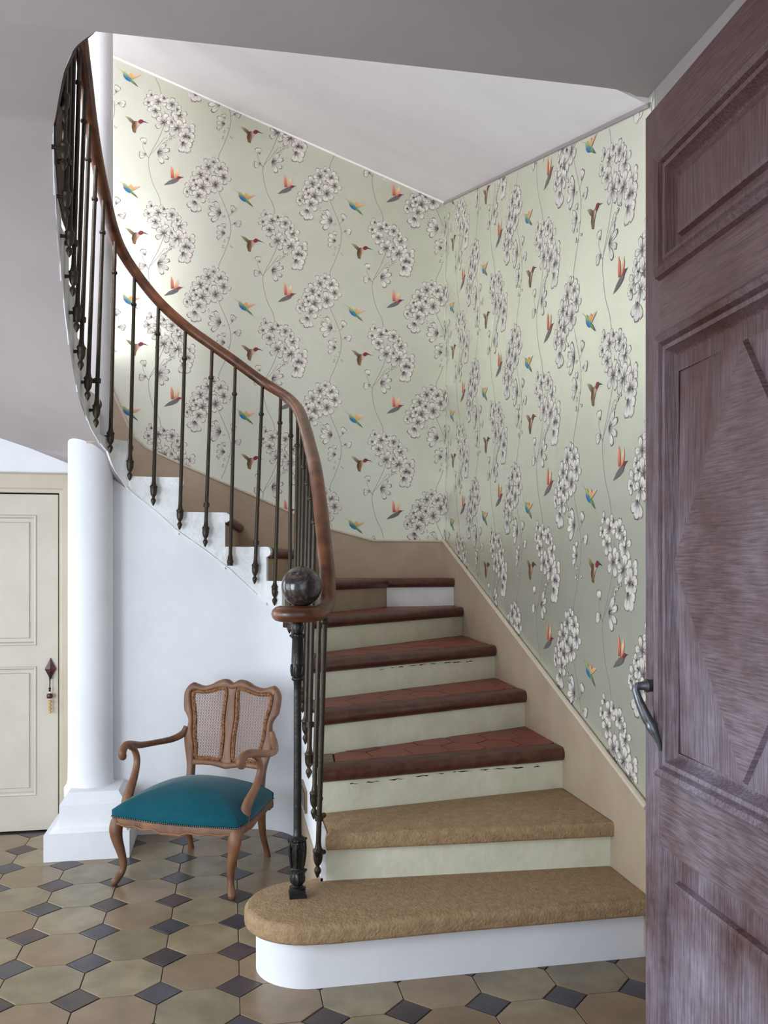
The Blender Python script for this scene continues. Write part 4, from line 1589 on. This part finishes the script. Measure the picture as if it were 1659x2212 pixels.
for sg in (-1, 1):
    bez([(.214, .455, .560), (.226, .445, .528), (.255, .40, .510), (.292, .32, .508), (.305, .23, .515), (.297, .14, .536), (.283, .085, .545), (.274, .052, .540), (.269, .034, .524), (.270, .036, .508), (.273, .050, .503), (.275, .060, .512)],
        [.012, .016, .015, .0135, .0145, .016, .0165, .0165, .0165, .015, .012, .009], sg, 'arm')
    bez([(.287, .110, .533), (.290, .150, .513), (.291, .172, .480), (.290, .172, .445), (.284, .140, .392), (.275, .092, .345), (.272, .070, .305), (.270, .066, .262)],
        [.010, .013, .014, .0145, .0165, .0205, .0225, .021], sg, 'arm_support')

# seat rails and legs
def outline(k, rx, ry0, ry1, bulge):
    """seat plan: serpentine front, tapering sides"""
    pts = []
    fr = [(-rx, ry0 + .03), (-rx + .012, ry0 + .004), (-rx * .6, ry0 - bulge * .4), (-rx * .25, ry0 - bulge), (rx * .25, ry0 - bulge), (rx * .6, ry0 - bulge * .4), (rx - .012, ry0 + .004), (rx, ry0 + .03),
          (rx + .004, ry0 + .12), (rx * .93, ry0 + .28), (rx * .84, ry1 - .02), (rx * .80, ry1), (rx * .4, ry1 + .008), (-rx * .4, ry1 + .008), (-rx * .80, ry1), (-rx * .84, ry1 - .02), (-rx * .93, ry0 + .28), (-rx - .004, ry0 + .12)]
    return cr(fr + [fr[0]], k)[:-1]


oa = outline(5, .283, -.022, .425, .016)
ob = outline(5, .255, .012, .40, .010)
nn_ = len(oa)
front_scallop = []
rings = []
apz = []
for x, y in oa:
    fx = min(1, abs(x) / .28)
    z = .232
    if y < .06:
        # carved scallops along the front apron
        z = .232 - .010 * max(0, 1 - (x / .07) ** 2) + .012 * max(0, (fx - .55)) + .0035 * cos(x * 75) + .004
    elif y < .36:
        z = .240 + .004 * cos((y - .2) * 40)
    apz.append(z)
m = MB()
m.rings([[(x, y, z) for (x, y), z in zip(ob, apz)], [(x * .99, y, z) for (x, y), z in zip(oa, apz)], [(x, y, z + .008) for (x, y), z in zip(oa, apz)], [(x, y, .262) for x, y in oa], [(x * .985, y * .985 + .002, .273) for x, y in oa], [(x, y, .273) for x, y in ob]], cap0=False, cap1=False)
m.f += [tuple([5 * nn_ + i, 5 * nn_ + (i + 1) % nn_, (i + 1) % nn_, i]) for i in range(nn_)]
cb(m, 'seat_rail')
# carved bead under the apron
m = MB()
fpts = [((x * 1.006, y - .003, z + .006)) for (x, y), z in zip(oa, apz) if y < .03]
fpts.sort(key=lambda p: p[0])
m.tube(fpts, .0038, 6)
cb(m, 'carved_bead', M['chairdark'])
for sg in (-1, 1):
    bez([(.262, .008, .272), (.268, -.004, .245), (.268, -.012, .215), (.262, -.010, .175), (.250, -.002, .125), (.243, .004, .08), (.246, .000, .048), (.257, -.016, .026), (.264, -.026, .012), (.265, -.026, .0)],
        [.022, .027, .0265, .022, .0175, .0145, .0135, .016, .016, .010], sg, 'front_leg', 12)
    bez([(.190, .405, .27), (.190, .402, .23), (.188, .408, .17), (.187, .425, .10), (.190, .448, .045), (.192, .462, .0)], [.018, .019, .0175, .0145, .0135, .0145], sg, 'rear_leg', 10)
# upholstered seat
oc_ = outline(5, .286, -.026, .418, .018)
cxm, cym = 0.0, .20
rings = [[(x * .985, y, .272) for x, y in oc_], [(x * 1.004, y, .283) for x, y in oc_], [(x * 1.006, y * 1.0, .300) for x, y in oc_]]
for t, h in ((.985, .316), (.95, .328), (.88, .343), (.76, .361), (.6, .378), (.42, .390), (.22, .397), (.05, .399)):
    ring = []
    for x, y in oc_:
        aa = atan2((y - cym) / .215, x / .265)
        e = (1 - t) ** .42
        px, py = x * (1 - e) + .265 * cos(aa) * e, (y - cym) * (1 - e) + .215 * sin(aa) * e
        ring.append((cxm + px * t, cym + py * t, h))
    rings.append(ring)
m = MB()
m.rings(rings, cap0=True, cap1=True)
cb(m, 'seat_cushion', M['velvet'], smooth=80)
# close-set round nails along the lower edge of the velvet
m = MB()
ring = [(x * 1.004, y - (.002 if y < .1 else 0), .2755) for x, y in oc_]
per = 0.0
last = None
for a, b in zip(ring, ring[1:] + ring[:1]):
    a, b = Vector(a), Vector(b)
    d = (b - a).length
    tpos = -per
    while tpos + .0085 <= d:
        tpos += .0085
        p = a.lerp(b, tpos / d)
        m.sphere((p.x, p.y, p.z), .0037, 6, 4)
    per = d - tpos
cb(m, 'nail_trim', M['tack'], kind='stuff')
